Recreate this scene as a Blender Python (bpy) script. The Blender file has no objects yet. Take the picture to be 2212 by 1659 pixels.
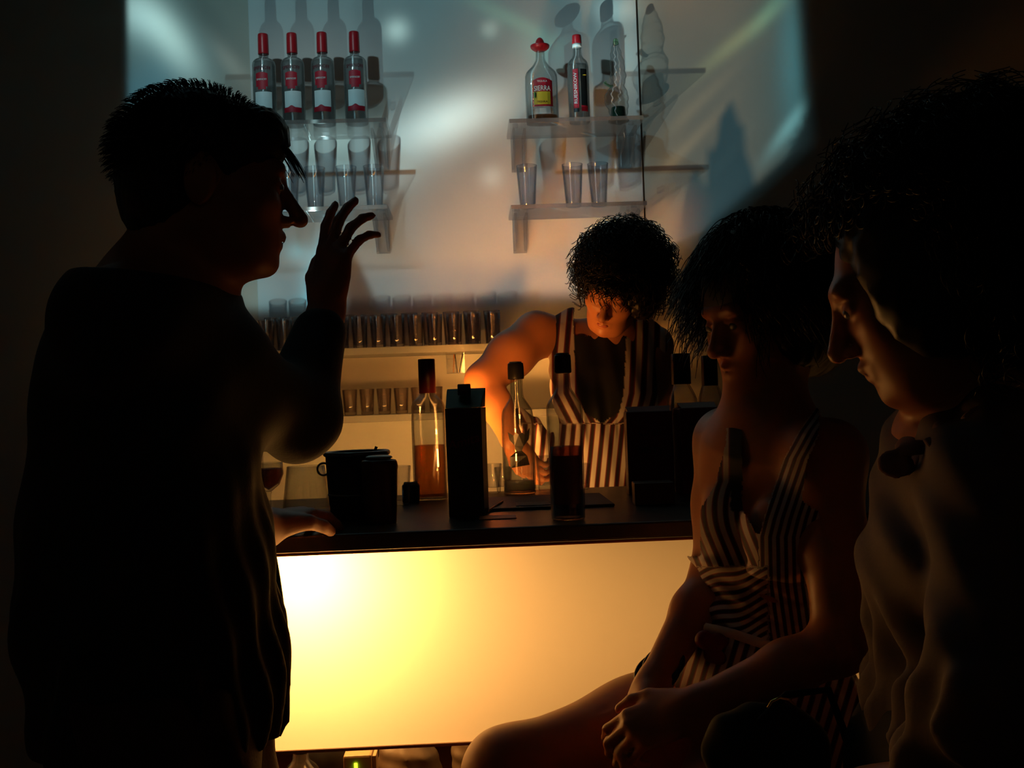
import bpy, bmesh, math, random
import numpy as np
from mathutils import Vector, Matrix, Euler
PI = math.pi
sc = bpy.context.scene
COL = sc.collection

# ------------------------------------------------------------------ camera
FPX, CX, CY = 2335.0, 1106.0, 829.5
CAM = Vector((0.0, 0.0, 1.325))
cd = bpy.data.cameras.new('camera'); cam = bpy.data.objects.new('camera', cd); COL.objects.link(cam)
cd.sensor_fit = 'HORIZONTAL'; cd.sensor_width = 36.0; cd.lens = 36.0 * FPX / 2212.0
cd.clip_start = 0.02; cd.clip_end = 50
M3 = Matrix.Rotation(math.radians(-2.1), 3, 'Z') @ Matrix.Rotation(math.radians(90.79), 3, 'X') @ Matrix.Rotation(math.radians(-2.1), 3, 'Z')
cam.matrix_world = Matrix.Translation(CAM) @ M3.to_4x4()
sc.camera = cam
def W(px, py, Y):
    """point of the plane y = Y that the photograph shows at pixel (px, py)"""
    d = M3 @ Vector(((px - CX) / FPX, -(py - CY) / FPX, -1.0))
    return CAM + d * ((Y - CAM.y) / d.y)
M3n = np.array(M3)
def to_px(v):
    q = (v - np.array(CAM)) @ M3n
    return CX + FPX * q[:, 0] / -q[:, 2], CY - FPX * q[:, 1] / -q[:, 2]

# ------------------------------------------------------------------ world, view
wd = bpy.data.worlds.new('world'); sc.world = wd; wd.use_nodes = True
wd.node_tree.nodes['Background'].inputs[0].default_value = (0.9, 0.75, 0.6, 1)
wd.node_tree.nodes['Background'].inputs[1].default_value = 0.0
vs = sc.view_settings
sc.display_settings.display_device = 'sRGB'
vs.view_transform = 'Standard'; vs.look = 'None'; vs.gamma = 1; vs.exposure = 0; vs.use_curve_mapping = False
sc.cycles.max_bounces = 10; sc.cycles.transmission_bounces = 9; sc.cycles.diffuse_bounces = 4; sc.cycles.glossy_bounces = 4
sc.cycles.transparent_max_bounces = 12
sc.cycles.sample_clamp_indirect = 3.0; sc.cycles.caustics_refractive = False; sc.cycles.caustics_reflective = False
sc.cycles.use_denoising = True

def lin(r, g, b):
    f = lambda c: (c / 12.92 if c <= 0.04045 else ((c + 0.055) / 1.055) ** 2.4)
    return (f(r / 255), f(g / 255), f(b / 255))

# ------------------------------------------------------------------ lights
WALL_Y, BOARD_Y = 3.60, 3.592
BAR_F, PAN_Y, BAR_B, BAR_Z = 1.90, 1.95, 2.66, 1.10

class NT:
    """tiny node-expression builder"""
    def __init__(s, tree): s.t = tree
    def m(s, op, a, b=None, c=None, clamp=False):
        n = s.t.nodes.new('ShaderNodeMath'); n.operation = op; n.use_clamp = clamp
        for i, x in enumerate((a, b, c)):
            if x is None: continue
            if isinstance(x, (int, float)): n.inputs[i].default_value = x
            else: s.t.links.new(x, n.inputs[i])
        return n.outputs[0]
    def smooth(s, x, a, b):
        n = s.t.nodes.new('ShaderNodeMapRange'); n.interpolation_type = 'SMOOTHSTEP'
        s.t.links.new(x, n.inputs[0]); n.inputs[1].default_value = a; n.inputs[2].default_value = b
        n.inputs[3].default_value = 0; n.inputs[4].default_value = 1
        return n.outputs[0]
    def vscale(s, col, f):
        n = s.t.nodes.new('ShaderNodeVectorMath'); n.operation = 'SCALE'
        if isinstance(col, tuple): n.inputs[0].default_value = col
        else: s.t.links.new(col, n.inputs[0])
        if isinstance(f, (int, float)): n.inputs[3].default_value = f
        else: s.t.links.new(f, n.inputs[3])
        return n.outputs[0]
    def vadd(s, a, b):
        n = s.t.nodes.new('ShaderNodeVectorMath'); n.operation = 'ADD'
        for i, x in enumerate((a, b)):
            if isinstance(x, tuple): n.inputs[i].default_value = x
            else: s.t.links.new(x, n.inputs[i])
        return n.outputs[0]

PROJ = Vector((-0.66, 2.30, 1.175))      # lens of the small video projector standing on the bar
BLUE = Vector((-0.85, 2.05, 2.95))       # blue fill light added near the ceiling, framed to the same part of the wall
def build_projector_light(name, PROJ, is_fill=False):
    ld = bpy.data.lights.new(name, 'SPOT'); lo = bpy.data.objects.new(name, ld); COL.objects.link(lo)
    lo.location = PROJ; lo.rotation_euler = (PI / 2, 0, 0)
    ld.spot_size = math.radians(160); ld.spot_blend = 0.0; ld.shadow_soft_size = 0.03 if is_fill else 0.012
    ld.energy = 86.0
    ld.use_nodes = True; t = ld.node_tree; N = NT(t)
    em = t.nodes['Emission']
    tc = t.nodes.new('ShaderNodeTexCoord'); sp = t.nodes.new('ShaderNodeSeparateXYZ')
    t.links.new(tc.outputs['Normal'], sp.inputs[0])
    nz = N.m('ABSOLUTE', sp.outputs[2]); nz = N.m('MAXIMUM', nz, 0.05)
    u = N.m('DIVIDE', sp.outputs[0], nz); v = N.m('DIVIDE', sp.outputs[1], nz)
    D = BOARD_Y - PROJ.y
    def uv(px, py):
        p = W(px, py, BOARD_Y); return ((p.x - PROJ.x) / D, (p.z - PROJ.z) / D)
    SC = BOARD_Y / FPX / D               # uv per photograph pixel
    def gauss(px, py, ang, sa, sb):
        u0, v0 = uv(px, py); c, s = math.cos(math.radians(ang)), math.sin(math.radians(ang))
        du = N.m('SUBTRACT', u, u0); dv = N.m('SUBTRACT', v, v0)
        a = N.m('ADD', N.m('MULTIPLY', du, c / (sa * SC)), N.m('MULTIPLY', dv, s / (sa * SC)))
        b = N.m('ADD', N.m('MULTIPLY', du, -s / (sb * SC)), N.m('MULTIPLY', dv, c / (sb * SC)))
        r = N.m('ADD', N.m('MULTIPLY', a, a), N.m('MULTIPLY', b, b))
        return N.m('EXPONENT', N.m('MULTIPLY', r, -1.0))
    def half(p, q, w):
        """1 on the left of p->q (photograph turn), 0 on the right, softened over w pixels"""
        a = uv(*p); b = uv(*q); dx, dy = b[0] - a[0], b[1] - a[1]; L = math.hypot(dx, dy); nx, ny = -dy / L, dx / L
        d = N.m('ADD', N.m('MULTIPLY', N.m('SUBTRACT', u, a[0]), nx), N.m('MULTIPLY', N.m('SUBTRACT', v, a[1]), ny))
        return N.smooth(d, -w * SC * 0.5, w * SC * 0.5)
    # picture: (x, y, angle, long, short, colour)
    col = (0.060, 0.098, 0.110)
    # broad washes; right end warmer
    x_right = N.smooth(u, uv(1330, 300)[0], uv(1420, 300)[0])
    x_far = N.smooth(u, uv(1560, 300)[0], uv(1740, 300)[0])
    base = N.vadd((0.030, 0.062, 0.066), (0, 0, 0))
    warm = N.vscale((0.060, 0.026, 0.006), N.m('MULTIPLY', x_right, N.m('SUBTRACT', 1.0, x_far)))
    acc = N.vadd(base, warm)
    low = N.smooth(v, uv(1000, 250)[1], uv(1000, 560)[1])
    n = N.m('MULTIPLY', low, 1.0)
    acc = N.vadd(acc, N.vscale((0.030, 0.038, 0.040), N.m('MULTIPLY', n, N.m('SUBTRACT', 1.0, x_right))))
    blobs = [
        (985, 255, 20, 120, 52, (0.42, 0.55, 0.53)), (900, 290, 30, 120, 70, (0.12, 0.17, 0.17)),
        (857, 66, 0, 26, 26, (0.22, 0.35, 0.34)), (1058, 64, 0, 18, 18, (0.12, 0.18, 0.16)),
        (1062, 382, 0, 24, 24, (0.13, 0.16, 0.15)), (845, 390, 30, 50, 24, (0.12, 0.17, 0.17)),
        (372, 92, -58, 88, 34, (0.27, 0.47, 0.50)), (300, 34, -40, 70, 42, (0.24, 0.44, 0.50)), (330, 70, -45, 120, 70, (0.05, 0.13, 0.17)), (320, 190, 20, 120, 60, (0.0, 0.05, 0.10)),
        (690, 300, 0, 130, 40, (0.22, 0.36, 0.36)), (500, 140, -55, 60, 18, (0.10, 0.13, 0.13)),
        (700, 380, 0, 150, 50, (0.10, 0.16, 0.16)),
        (1180, 200, 0, 60, 120, (0.05, 0.07, 0.06)), (1330, 20, 0, 55, 30, (0.16, 0.25, 0.25)),
        (1345, 130, 0, 50, 80, (0.10, 0.19, 0.20)), (1120, 50, -28, 110, 14, (0.02, 0.10, 0.06)),
        (1180, 110, -20, 60, 30, (0.00, 0.09, 0.07)), (1330, 380, 0, 60, 40, (0.06, 0.12, 0.13)),
        (1590, 90, 38, 120, 16, (0.09, 0.12, 0.05)), (1500, 230, 42, 110, 12, (0.05, 0.04, 0.02)),
        (1480, 320, 45, 110, 12, (0.08, 0.06, 0.03)), (1560, 350, 50, 60, 10, (0.04, 0.07, 0.07)),
        (1700, 275, 52, 75, 13, (0.09, 0.26, 0.31)), (1710, 120, 88, 180, 34, (0.01, 0.09, 0.13)),
        (1520, 470, 48, 80, 18, (0.07, 0.14, 0.16)), (1655, 30, 50, 60, 16, (0.02, 0.12, 0.09)),
        (690, 570, 70, 60, 30, (0.05, 0.25, 0.32)), (640, 545, 0, 24, 20, (0.02, 0.14, 0.18)),
        (675, 660, 60, 40, 26, (0.04, 0.27, 0.36)), (1420, 420, 70, 160, 22, (0.06, 0.035, 0.01)),
        (560, 640, 90, 60, 60, (0.05, 0.08, 0.08)),
    ]
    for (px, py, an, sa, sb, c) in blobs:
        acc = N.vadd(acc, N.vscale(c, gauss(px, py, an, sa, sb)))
    # darker smears: shadows of bottles and glasses painted into the picture
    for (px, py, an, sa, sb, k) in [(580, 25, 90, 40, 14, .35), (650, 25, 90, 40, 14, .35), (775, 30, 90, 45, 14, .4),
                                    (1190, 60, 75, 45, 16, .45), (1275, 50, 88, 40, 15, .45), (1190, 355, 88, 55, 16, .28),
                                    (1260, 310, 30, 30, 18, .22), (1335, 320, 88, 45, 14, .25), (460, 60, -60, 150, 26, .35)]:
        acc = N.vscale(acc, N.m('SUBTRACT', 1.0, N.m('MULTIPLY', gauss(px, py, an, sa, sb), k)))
    # spiky blue patch on the right-hand wall
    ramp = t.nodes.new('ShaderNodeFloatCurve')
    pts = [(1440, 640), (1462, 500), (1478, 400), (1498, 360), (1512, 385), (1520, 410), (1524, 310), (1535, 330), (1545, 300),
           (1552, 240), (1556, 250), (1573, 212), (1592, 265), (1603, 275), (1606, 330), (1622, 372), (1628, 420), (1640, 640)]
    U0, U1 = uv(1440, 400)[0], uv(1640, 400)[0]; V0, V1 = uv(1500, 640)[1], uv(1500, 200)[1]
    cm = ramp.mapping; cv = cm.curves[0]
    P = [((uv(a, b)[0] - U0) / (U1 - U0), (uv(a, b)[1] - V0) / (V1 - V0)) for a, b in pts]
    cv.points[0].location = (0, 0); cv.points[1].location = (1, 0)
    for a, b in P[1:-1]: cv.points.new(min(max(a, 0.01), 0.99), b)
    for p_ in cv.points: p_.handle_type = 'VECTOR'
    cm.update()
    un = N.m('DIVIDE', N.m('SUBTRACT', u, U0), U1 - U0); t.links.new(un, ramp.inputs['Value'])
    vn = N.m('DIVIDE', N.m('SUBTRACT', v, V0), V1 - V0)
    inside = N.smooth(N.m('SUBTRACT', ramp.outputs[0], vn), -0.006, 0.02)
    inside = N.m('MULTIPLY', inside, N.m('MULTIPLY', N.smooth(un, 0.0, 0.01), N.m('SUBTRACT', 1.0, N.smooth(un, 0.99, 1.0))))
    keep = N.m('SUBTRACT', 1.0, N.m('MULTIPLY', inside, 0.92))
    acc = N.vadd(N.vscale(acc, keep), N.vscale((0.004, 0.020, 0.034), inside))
    bz = N.m('ADD', gauss(665, 165, 0, 190, 130), gauss(1225, 165, 0, 170, 130))
    if is_fill: acc = N.vadd((0.022, 0.060, 0.080), N.vscale((0.105, 0.125, 0.115), bz))  # fill light gets extra white over the bottle shelves
    else: acc = N.vscale(acc, N.m('SUBTRACT', 1.0, N.m('MULTIPLY', bz, 0.42)))
    # frame of the picture
    mk = half((277, 400), (275, 0), 8)
    mk = N.m('SUBTRACT', 1.0, mk)
    mk = N.m('MULTIPLY', mk, half((1748, 400), (1720, 0), 34))
    mk = N.m('MULTIPLY', mk, half((300, 688), (1500, 632), 44))
    mk = N.m('MULTIPLY', mk, half((1480, 540), (1765, 280), 26))  # lower right diagonal: the bartender's shadow, painted into the mask
    # shadow wedges (bottom left), painted into the mask
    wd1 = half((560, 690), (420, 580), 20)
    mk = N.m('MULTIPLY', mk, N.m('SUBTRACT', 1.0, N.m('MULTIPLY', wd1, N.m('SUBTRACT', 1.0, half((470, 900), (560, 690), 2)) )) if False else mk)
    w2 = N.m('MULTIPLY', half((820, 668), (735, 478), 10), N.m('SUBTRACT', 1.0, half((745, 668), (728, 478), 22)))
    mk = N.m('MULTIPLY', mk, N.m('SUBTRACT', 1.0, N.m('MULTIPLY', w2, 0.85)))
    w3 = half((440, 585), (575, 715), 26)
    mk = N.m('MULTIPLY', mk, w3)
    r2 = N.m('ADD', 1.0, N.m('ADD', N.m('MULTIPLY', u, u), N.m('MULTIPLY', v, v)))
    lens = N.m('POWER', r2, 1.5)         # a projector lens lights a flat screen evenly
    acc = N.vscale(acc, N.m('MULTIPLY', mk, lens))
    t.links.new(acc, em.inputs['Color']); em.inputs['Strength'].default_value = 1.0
    return lo
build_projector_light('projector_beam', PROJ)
build_projector_light('blue_fill', BLUE, True)

WARM = (1.0, 0.46, 0.115)
def area(name, loc, rot, sx, sy, e, color):
    ld = bpy.data.lights.new(name, 'AREA'); ld.shape = 'RECTANGLE'; ld.size = sx; ld.size_y = sy; ld.energy = e; ld.color = color
    o = bpy.data.objects.new(name, ld); COL.objects.link(o); o.location = loc; o.rotation_euler = rot; return o
def point(name, loc, e, color, r=0.03):
    ld = bpy.data.lights.new(name, 'POINT'); ld.energy = e; ld.color = color; ld.shadow_soft_size = r
    o = bpy.data.objects.new(name, ld); COL.objects.link(o); o.location = loc; return o
# strip lamps hidden under the back edge of the counter, shining up over the work area
wl = area('work_strip_light', (-0.15, 2.71, 0.99), (math.radians(108), 0, 0), 0.9, 0.05, 1.45, (1.0, 0.455, 0.095)); wl.data.spread = math.radians(95)
sl = area('work_side_light', (-0.24, 2.69, 1.0), (math.radians(128), 0, math.radians(-42)), 0.12, 0.12, 1.8, (1.0, 0.36, 0.06)); sl.data.spread = math.radians(60)
# lamp added unseen behind the juice carton, to light the bartender orange
tl = area('added_lamp', (W(1009, 1080, 2.235).x, 2.235, 1.185), (math.radians(104), 0, math.radians(-4)), 0.05, 0.05, 0.60, (1.0, 0.36, 0.065)); tl.data.spread = math.radians(58)
# lamps inside the glowing counter front
AMB = (1.0, 0.455, 0.105)
hot = W(650, 1225, PAN_Y)
point('panel_bulb', (hot.x, PAN_Y + 0.155, hot.z), 13.5, AMB, 0.03)
area('panel_tube', (0.48, PAN_Y + 0.13, 0.90), (math.radians(-90), 0, 0), 2.4, 0.30, 1.02, AMB)
# weak neutral fill light added behind the camera, in the dark club
point('room_fill', (0.6, -1.6, 2.7), 0.40, (1.0, 0.80, 0.66), 0.15)

# ------------------------------------------------------------------ materials
def mat(name, col, rough=0.5, metal=0.0, trans=0.0, ior=1.45, emit=None, estr=0.0, noise=0.0, nscale=8.0, spec=0.5, sheen=0.0, bump=0.0, bscale=60.0, sss=0.0):
    m = bpy.data.materials.new(name); m.use_nodes = True; t = m.node_tree; b = t.nodes['Principled BSDF']
    b.inputs['Base Color'].default_value = (*col, 1); b.inputs['Roughness'].default_value = rough
    b.inputs['Metallic'].default_value = metal; b.inputs['Transmission Weight'].default_value = trans
    b.inputs['IOR'].default_value = ior; b.inputs['Specular IOR Level'].default_value = spec
    b.inputs['Sheen Weight'].default_value = sheen
    if sss: 
        b.inputs['Subsurface Weight'].default_value = sss; b.inputs['Subsurface Radius'].default_value = (0.01, 0.004, 0.002)
    if emit: b.inputs['Emission Color'].default_value = (*emit, 1); b.inputs['Emission Strength'].default_value = estr
    tc = t.nodes.new('ShaderNodeTexCoord')
    if noise > 0:
        n = t.nodes.new('ShaderNodeTexNoise'); n.inputs['Scale'].default_value = nscale; n.inputs['Detail'].default_value = 5
        t.links.new(tc.outputs['Object'], n.inputs['Vector'])
        r = t.nodes.new('ShaderNodeMapRange'); r.inputs[1].default_value = 0.3; r.inputs[2].default_value = 0.7
        r.inputs[3].default_value = 1 - noise; r.inputs[4].default_value = 1 + noise * 0.5
        t.links.new(n.outputs['Fac'], r.inputs[0])
        mx = t.nodes.new('ShaderNodeVectorMath'); mx.operation = 'SCALE'; mx.inputs[0].default_value = col
        t.links.new(r.outputs[0], mx.inputs[3]); t.links.new(mx.outputs[0], b.inputs['Base Color'])
    if bump > 0:
        n = t.nodes.new('ShaderNodeTexNoise'); n.inputs['Scale'].default_value = bscale; n.inputs['Detail'].default_value = 4
        t.links.new(tc.outputs['Object'], n.inputs['Vector'])
        bp = t.nodes.new('ShaderNodeBump'); bp.inputs['Strength'].default_value = bump; bp.inputs['Distance'].default_value = 0.002
        t.links.new(n.outputs['Fac'], bp.inputs['Height']); t.links.new(bp.outputs[0], b.inputs['Normal'])
    return m
def glass(name, col=(1, 1, 1), rough=0.0, ior=1.45):
    return mat(name, col, rough, trans=1.0, ior=ior)
ROT = 0.0
def thin_glass(name, col=(0.96, 0.97, 0.97), edge=(0.22, 0.22, 0.22), coat=0.09, crough=0.55, milk=0.0):
    """thin clear sheet: lets light straight through, darker where seen edge-on, with a sharp and a soft reflection"""
    m = bpy.data.materials.new(name); m.use_nodes = True; t = m.node_tree
    for n in list(t.nodes): t.nodes.remove(n)
    o = t.nodes.new('ShaderNodeOutputMaterial'); lw = t.nodes.new('ShaderNodeLayerWeight'); lw.inputs['Blend'].default_value = 0.5
    tc = t.nodes.new('ShaderNodeTexCoord'); nz = t.nodes.new('ShaderNodeTexNoise'); nz.inputs['Scale'].default_value = 25
    t.links.new(tc.outputs['Object'], nz.inputs['Vector'])
    bp = t.nodes.new('ShaderNodeBump'); bp.inputs['Strength'].default_value = 0.15; bp.inputs['Distance'].default_value = 0.001; t.links.new(nz.outputs['Fac'], bp.inputs['Height'])
    mc = t.nodes.new('ShaderNodeMix'); mc.data_type = 'RGBA'; mc.inputs[6].default_value = (*col, 1); mc.inputs[7].default_value = (*edge, 1)
    pw = t.nodes.new('ShaderNodeMath'); pw.operation = 'POWER'; pw.inputs[1].default_value = 3.0; t.links.new(lw.outputs['Facing'], pw.inputs[0]); t.links.new(pw.outputs[0], mc.inputs[0])
    tr = t.nodes.new('ShaderNodeBsdfTransparent'); t.links.new(mc.outputs[2], tr.inputs['Color'])
    g1 = t.nodes.new('ShaderNodeBsdfGlossy'); g1.inputs['Roughness'].default_value = 0.03; t.links.new(bp.outputs[0], g1.inputs['Normal'])
    g2 = t.nodes.new('ShaderNodeBsdfGlossy'); g2.inputs['Roughness'].default_value = crough; g2.inputs['Anisotropy'].default_value = 0.93
    tg = t.nodes.new('ShaderNodeTangent'); tg.direction_type = 'RADIAL'; tg.axis = 'Z'; t.links.new(tg.outputs[0], g2.inputs['Tangent']); g2.inputs['Rotation'].default_value = ROT
    lw2 = t.nodes.new('ShaderNodeLayerWeight'); lw2.inputs['Blend'].default_value = 0.5
    p5 = t.nodes.new('ShaderNodeMath'); p5.operation = 'POWER'; p5.inputs[1].default_value = 5.0; t.links.new(lw2.outputs['Facing'], p5.inputs[0])
    fr = t.nodes.new('ShaderNodeMath'); fr.operation = 'MULTIPLY_ADD'; t.links.new(p5.outputs[0], fr.inputs[0]); fr.inputs[1].default_value = 0.7; fr.inputs[2].default_value = 0.05
    m1 = t.nodes.new('ShaderNodeMixShader'); t.links.new(fr.outputs[0], m1.inputs[0]); t.links.new(tr.outputs[0], m1.inputs[1]); t.links.new(g1.outputs[0], m1.inputs[2])
    m2 = t.nodes.new('ShaderNodeMixShader'); m2.inputs[0].default_value = coat; t.links.new(m1.outputs[0], m2.inputs[1]); t.links.new(g2.outputs[0], m2.inputs[2])
    out = m2.outputs[0]
    if milk > 0:
        df = t.nodes.new('ShaderNodeBsdfDiffuse'); df.inputs['Color'].default_value = (0.8, 0.78, 0.76, 1)
        m3 = t.nodes.new('ShaderNodeMixShader'); m3.inputs[0].default_value = milk; t.links.new(out, m3.inputs[1]); t.links.new(df.outputs[0], m3.inputs[2]); out = m3.outputs[0]
    t.links.new(out, o.inputs[0]); return m
M = {
 'wall': mat('wall_paint', (0.62, 0.55, 0.46), 0.85, noise=0.06, nscale=3.0, bump=0.25, bscale=40),
 'board': mat('board_paint', (0.80, 0.78, 0.74), 0.8, noise=0.05, nscale=4.0, bump=0.15, bscale=30),
 'floor': mat('dark_floor', (0.05, 0.042, 0.038), 0.45, noise=0.3, nscale=4.0),
 'ceil': mat('dark_ceiling', (0.10, 0.09, 0.085), 0.9, noise=0.1),
 'counter': mat('counter_top', (0.035, 0.030, 0.026), 0.32, noise=0.35, nscale=18, bump=0.2, bscale=90),
 'fascia': mat('counter_fascia', (0.30, 0.085, 0.035), 0.45, noise=0.2, nscale=10),
 'trim': mat('panel_trim', (0.30, 0.16, 0.10), 0.4, noise=0.1),
 'box': mat('lightbox_paint', (0.85, 0.83, 0.80), 0.8, noise=0.03),
 'acrylic': thin_glass('clear_acrylic', (0.96, 0.95, 0.95), (0.90, 0.87, 0.87), 0.09, 0.16, milk=0.035),
 'white_shelf': thin_glass('milky_acrylic', (0.93, 0.92, 0.90), (0.8, 0.78, 0.75), 0.08, 0.2, milk=0.38),
 'edge_reflection': thin_glass('painted_edge_reflection', (0.84, 0.68, 0.62), (0.8, 0.62, 0.56), 0.06, 0.25, milk=0.14),  # warm reflection along the shelf front, put into the tint
 'glass': thin_glass('clear_glass'),
 'tumbler': thin_glass('tumbler_glass', (0.95, 0.95, 0.965), (0.22, 0.21, 0.26), 0.05, 0.45),
 'glass_smoke': thin_glass('small_tumbler_glass', (0.90, 0.84, 0.82), (0.16, 0.10, 0.09), 0.05, 0.40),
 'green_glass': glass('green_glass', (0.45, 0.75, 0.45)),
 'cap_red': mat('red_cap', (0.45, 0.012, 0.02), 0.35, noise=0.1, nscale=30),
 'cap_dark_red': mat('dark_red_cap', (0.09, 0.008, 0.012), 0.35, noise=0.1, nscale=30),
 'cap_black': mat('black_cap', (0.014, 0.013, 0.013), 0.35, noise=0.1, nscale=30),
 'cap_grey': mat('grey_cap_top', (0.16, 0.17, 0.20), 0.4, noise=0.1, nscale=30),
 'label_red': mat('red_label', (0.50, 0.012, 0.03), 0.5, noise=0.08, nscale=30),
 'label_dred': mat('dark_red_print', (0.16, 0.008, 0.02), 0.5, noise=0.08, nscale=30),
 'label_white': mat('white_label', (0.86, 0.90, 0.88), 0.5, noise=0.04, nscale=30),
 'label_yellow': mat('yellow_label', (0.80, 0.52, 0.03), 0.5, noise=0.12, nscale=30),
 'label_black': mat('black_label', (0.012, 0.012, 0.012), 0.4, noise=0.1, nscale=30),
 'label_orange': mat('orange_label', (0.62, 0.22, 0.05), 0.5, noise=0.1, nscale=30),
 'label_green': mat('green_print', (0.03, 0.16, 0.06), 0.5, noise=0.1, nscale=30),
 'metal': mat('brushed_metal', (0.20, 0.19, 0.18), 0.35, metal=0.8, noise=0.1, nscale=20),
 'dark_plastic': mat('dark_plastic', (0.016, 0.013, 0.012), 0.4, noise=0.15, nscale=20),
 'can_brown': mat('brown_can', (0.06, 0.018, 0.012), 0.35, noise=0.25, nscale=16),
 'carton_green': mat('carton_green_top', (0.03, 0.12, 0.08), 0.45, noise=0.2, nscale=16),
 'carton_dark': mat('carton_dark_print', (0.020, 0.010, 0.012), 0.40, noise=0.4, nscale=22),
 'carton_red': mat('carton_red_print', (0.115, 0.006, 0.016), 0.45, noise=0.25, nscale=14),
 'liquid_amber': thin_glass('amber_liquor', (0.72, 0.38, 0.12), (0.5, 0.2, 0.05), 0.03, 0.2),
 'liquid_dark': thin_glass('dark_liquor', (0.42, 0.19, 0.10), (0.3, 0.1, 0.04), 0.03, 0.2),
 'liquid_clear': thin_glass('clear_liquor', (0.97, 0.98, 0.98), (0.8, 0.82, 0.82), 0.40, 0.40, milk=0.20),  # milky white stands in for the bright reflection in the bottles
 'liquid_green': mat('dark_green_glass', (0.004, 0.035, 0.022), 0.06, noise=0.2),
 'skin': mat('skin', (0.54, 0.21, 0.095), 0.42, noise=0.06, nscale=14, sss=0.12),
 'skin_dark': mat('skin_tanned', (0.42, 0.18, 0.10), 0.5, noise=0.06, nscale=14),
 'lips': mat('lips', (0.42, 0.10, 0.07), 0.35, noise=0.05),
 'eye': mat('eye_white', (0.22, 0.20, 0.18), 0.15, noise=0.02),
 'hair': mat('black_hair', (0.011, 0.008, 0.006), 0.42, noise=0.3, nscale=30),
 'hair_brown': mat('brown_hair', (0.020, 0.010, 0.006), 0.45, noise=0.3, nscale=30),
 'shirt': mat('dark_shirt', (0.018, 0.014, 0.013), 0.85, noise=0.15, nscale=30, sheen=0.1, bump=0.3, bscale=240),
 'shirt_lining': mat('shirt_lining', (0.10, 0.060, 0.035), 0.8, noise=0.1, nscale=30),
 'trousers': mat('dark_trousers', (0.07, 0.035, 0.022), 0.85, noise=0.2, nscale=30, bump=0.3, bscale=240),
 'blouse': mat('greyish_blouse', (0.115, 0.080, 0.082), 0.8, noise=0.12, nscale=24, bump=0.2, bscale=200),
 'ruffle': mat('ruffle_cloth', (0.22, 0.12, 0.11), 0.8, noise=0.25, nscale=40),
 'black_cloth': mat('black_cloth', (0.010, 0.009, 0.010), 0.9, noise=0.1, nscale=30),
 'gold': mat('gold_metal', (0.85, 0.52, 0.12), 0.25, metal=1.0, noise=0.05),
 'bead': mat('dark_beads', (0.03, 0.014, 0.010), 0.35, noise=0.2),
 'vinyl': mat('black_vinyl', (0.02, 0.018, 0.018), 0.45, noise=0.1),
 'chrome': mat('stool_steel', (0.35, 0.34, 0.33), 0.25, metal=1.0, noise=0.05),
 'led': mat('green_led', (0.2, 0.9, 0.05), 0.4, emit=(0.55, 1.0, 0.02), estr=3.0, noise=0.01),
 'paper': mat('paper_note', (0.16, 0.13, 0.10), 0.7, noise=0.1),
 'rubber': mat('rubber_mat', (0.020, 0.018, 0.016), 0.6, noise=0.2, bump=0.5, bscale=300),
 'bag': mat('dull_plastic_bag', (0.13, 0.085, 0.05), 0.55, noise=0.3, nscale=18),
 'cream': mat('cream_plastic', (0.50, 0.36, 0.20), 0.5, noise=0.06),
}
def panel_material():
    m = bpy.data.materials.new('frosted_panel'); m.use_nodes = True; t = m.node_tree
    for n in list(t.nodes): t.nodes.remove(n)
    o = t.nodes.new('ShaderNodeOutputMaterial'); tr = t.nodes.new('ShaderNodeBsdfTranslucent'); df = t.nodes.new('ShaderNodeBsdfDiffuse')
    tc = t.nodes.new('ShaderNodeTexCoord'); nz = t.nodes.new('ShaderNodeTexNoise'); nz.inputs['Scale'].default_value = 2.0
    t.links.new(tc.outputs['Object'], nz.inputs['Vector'])
    r = t.nodes.new('ShaderNodeMapRange'); r.inputs[3].default_value = 0.86; r.inputs[4].default_value = 0.90
    t.links.new(nz.outputs['Fac'], r.inputs[0]); cb = t.nodes.new('ShaderNodeCombineColor')
    for i in range(3): t.links.new(r.outputs[0], cb.inputs[i])
    t.links.new(cb.outputs[0], tr.inputs['Color']); df.inputs['Color'].default_value = (0.7, 0.66, 0.6, 1)
    mx = t.nodes.new('ShaderNodeMixShader'); mx.inputs[0].default_value = 0.12
    t.links.new(tr.outputs[0], mx.inputs[1]); t.links.new(df.outputs[0], mx.inputs[2]); t.links.new(mx.outputs[0], o.inputs[0])
    return m
M['panel'] = panel_material()
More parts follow.
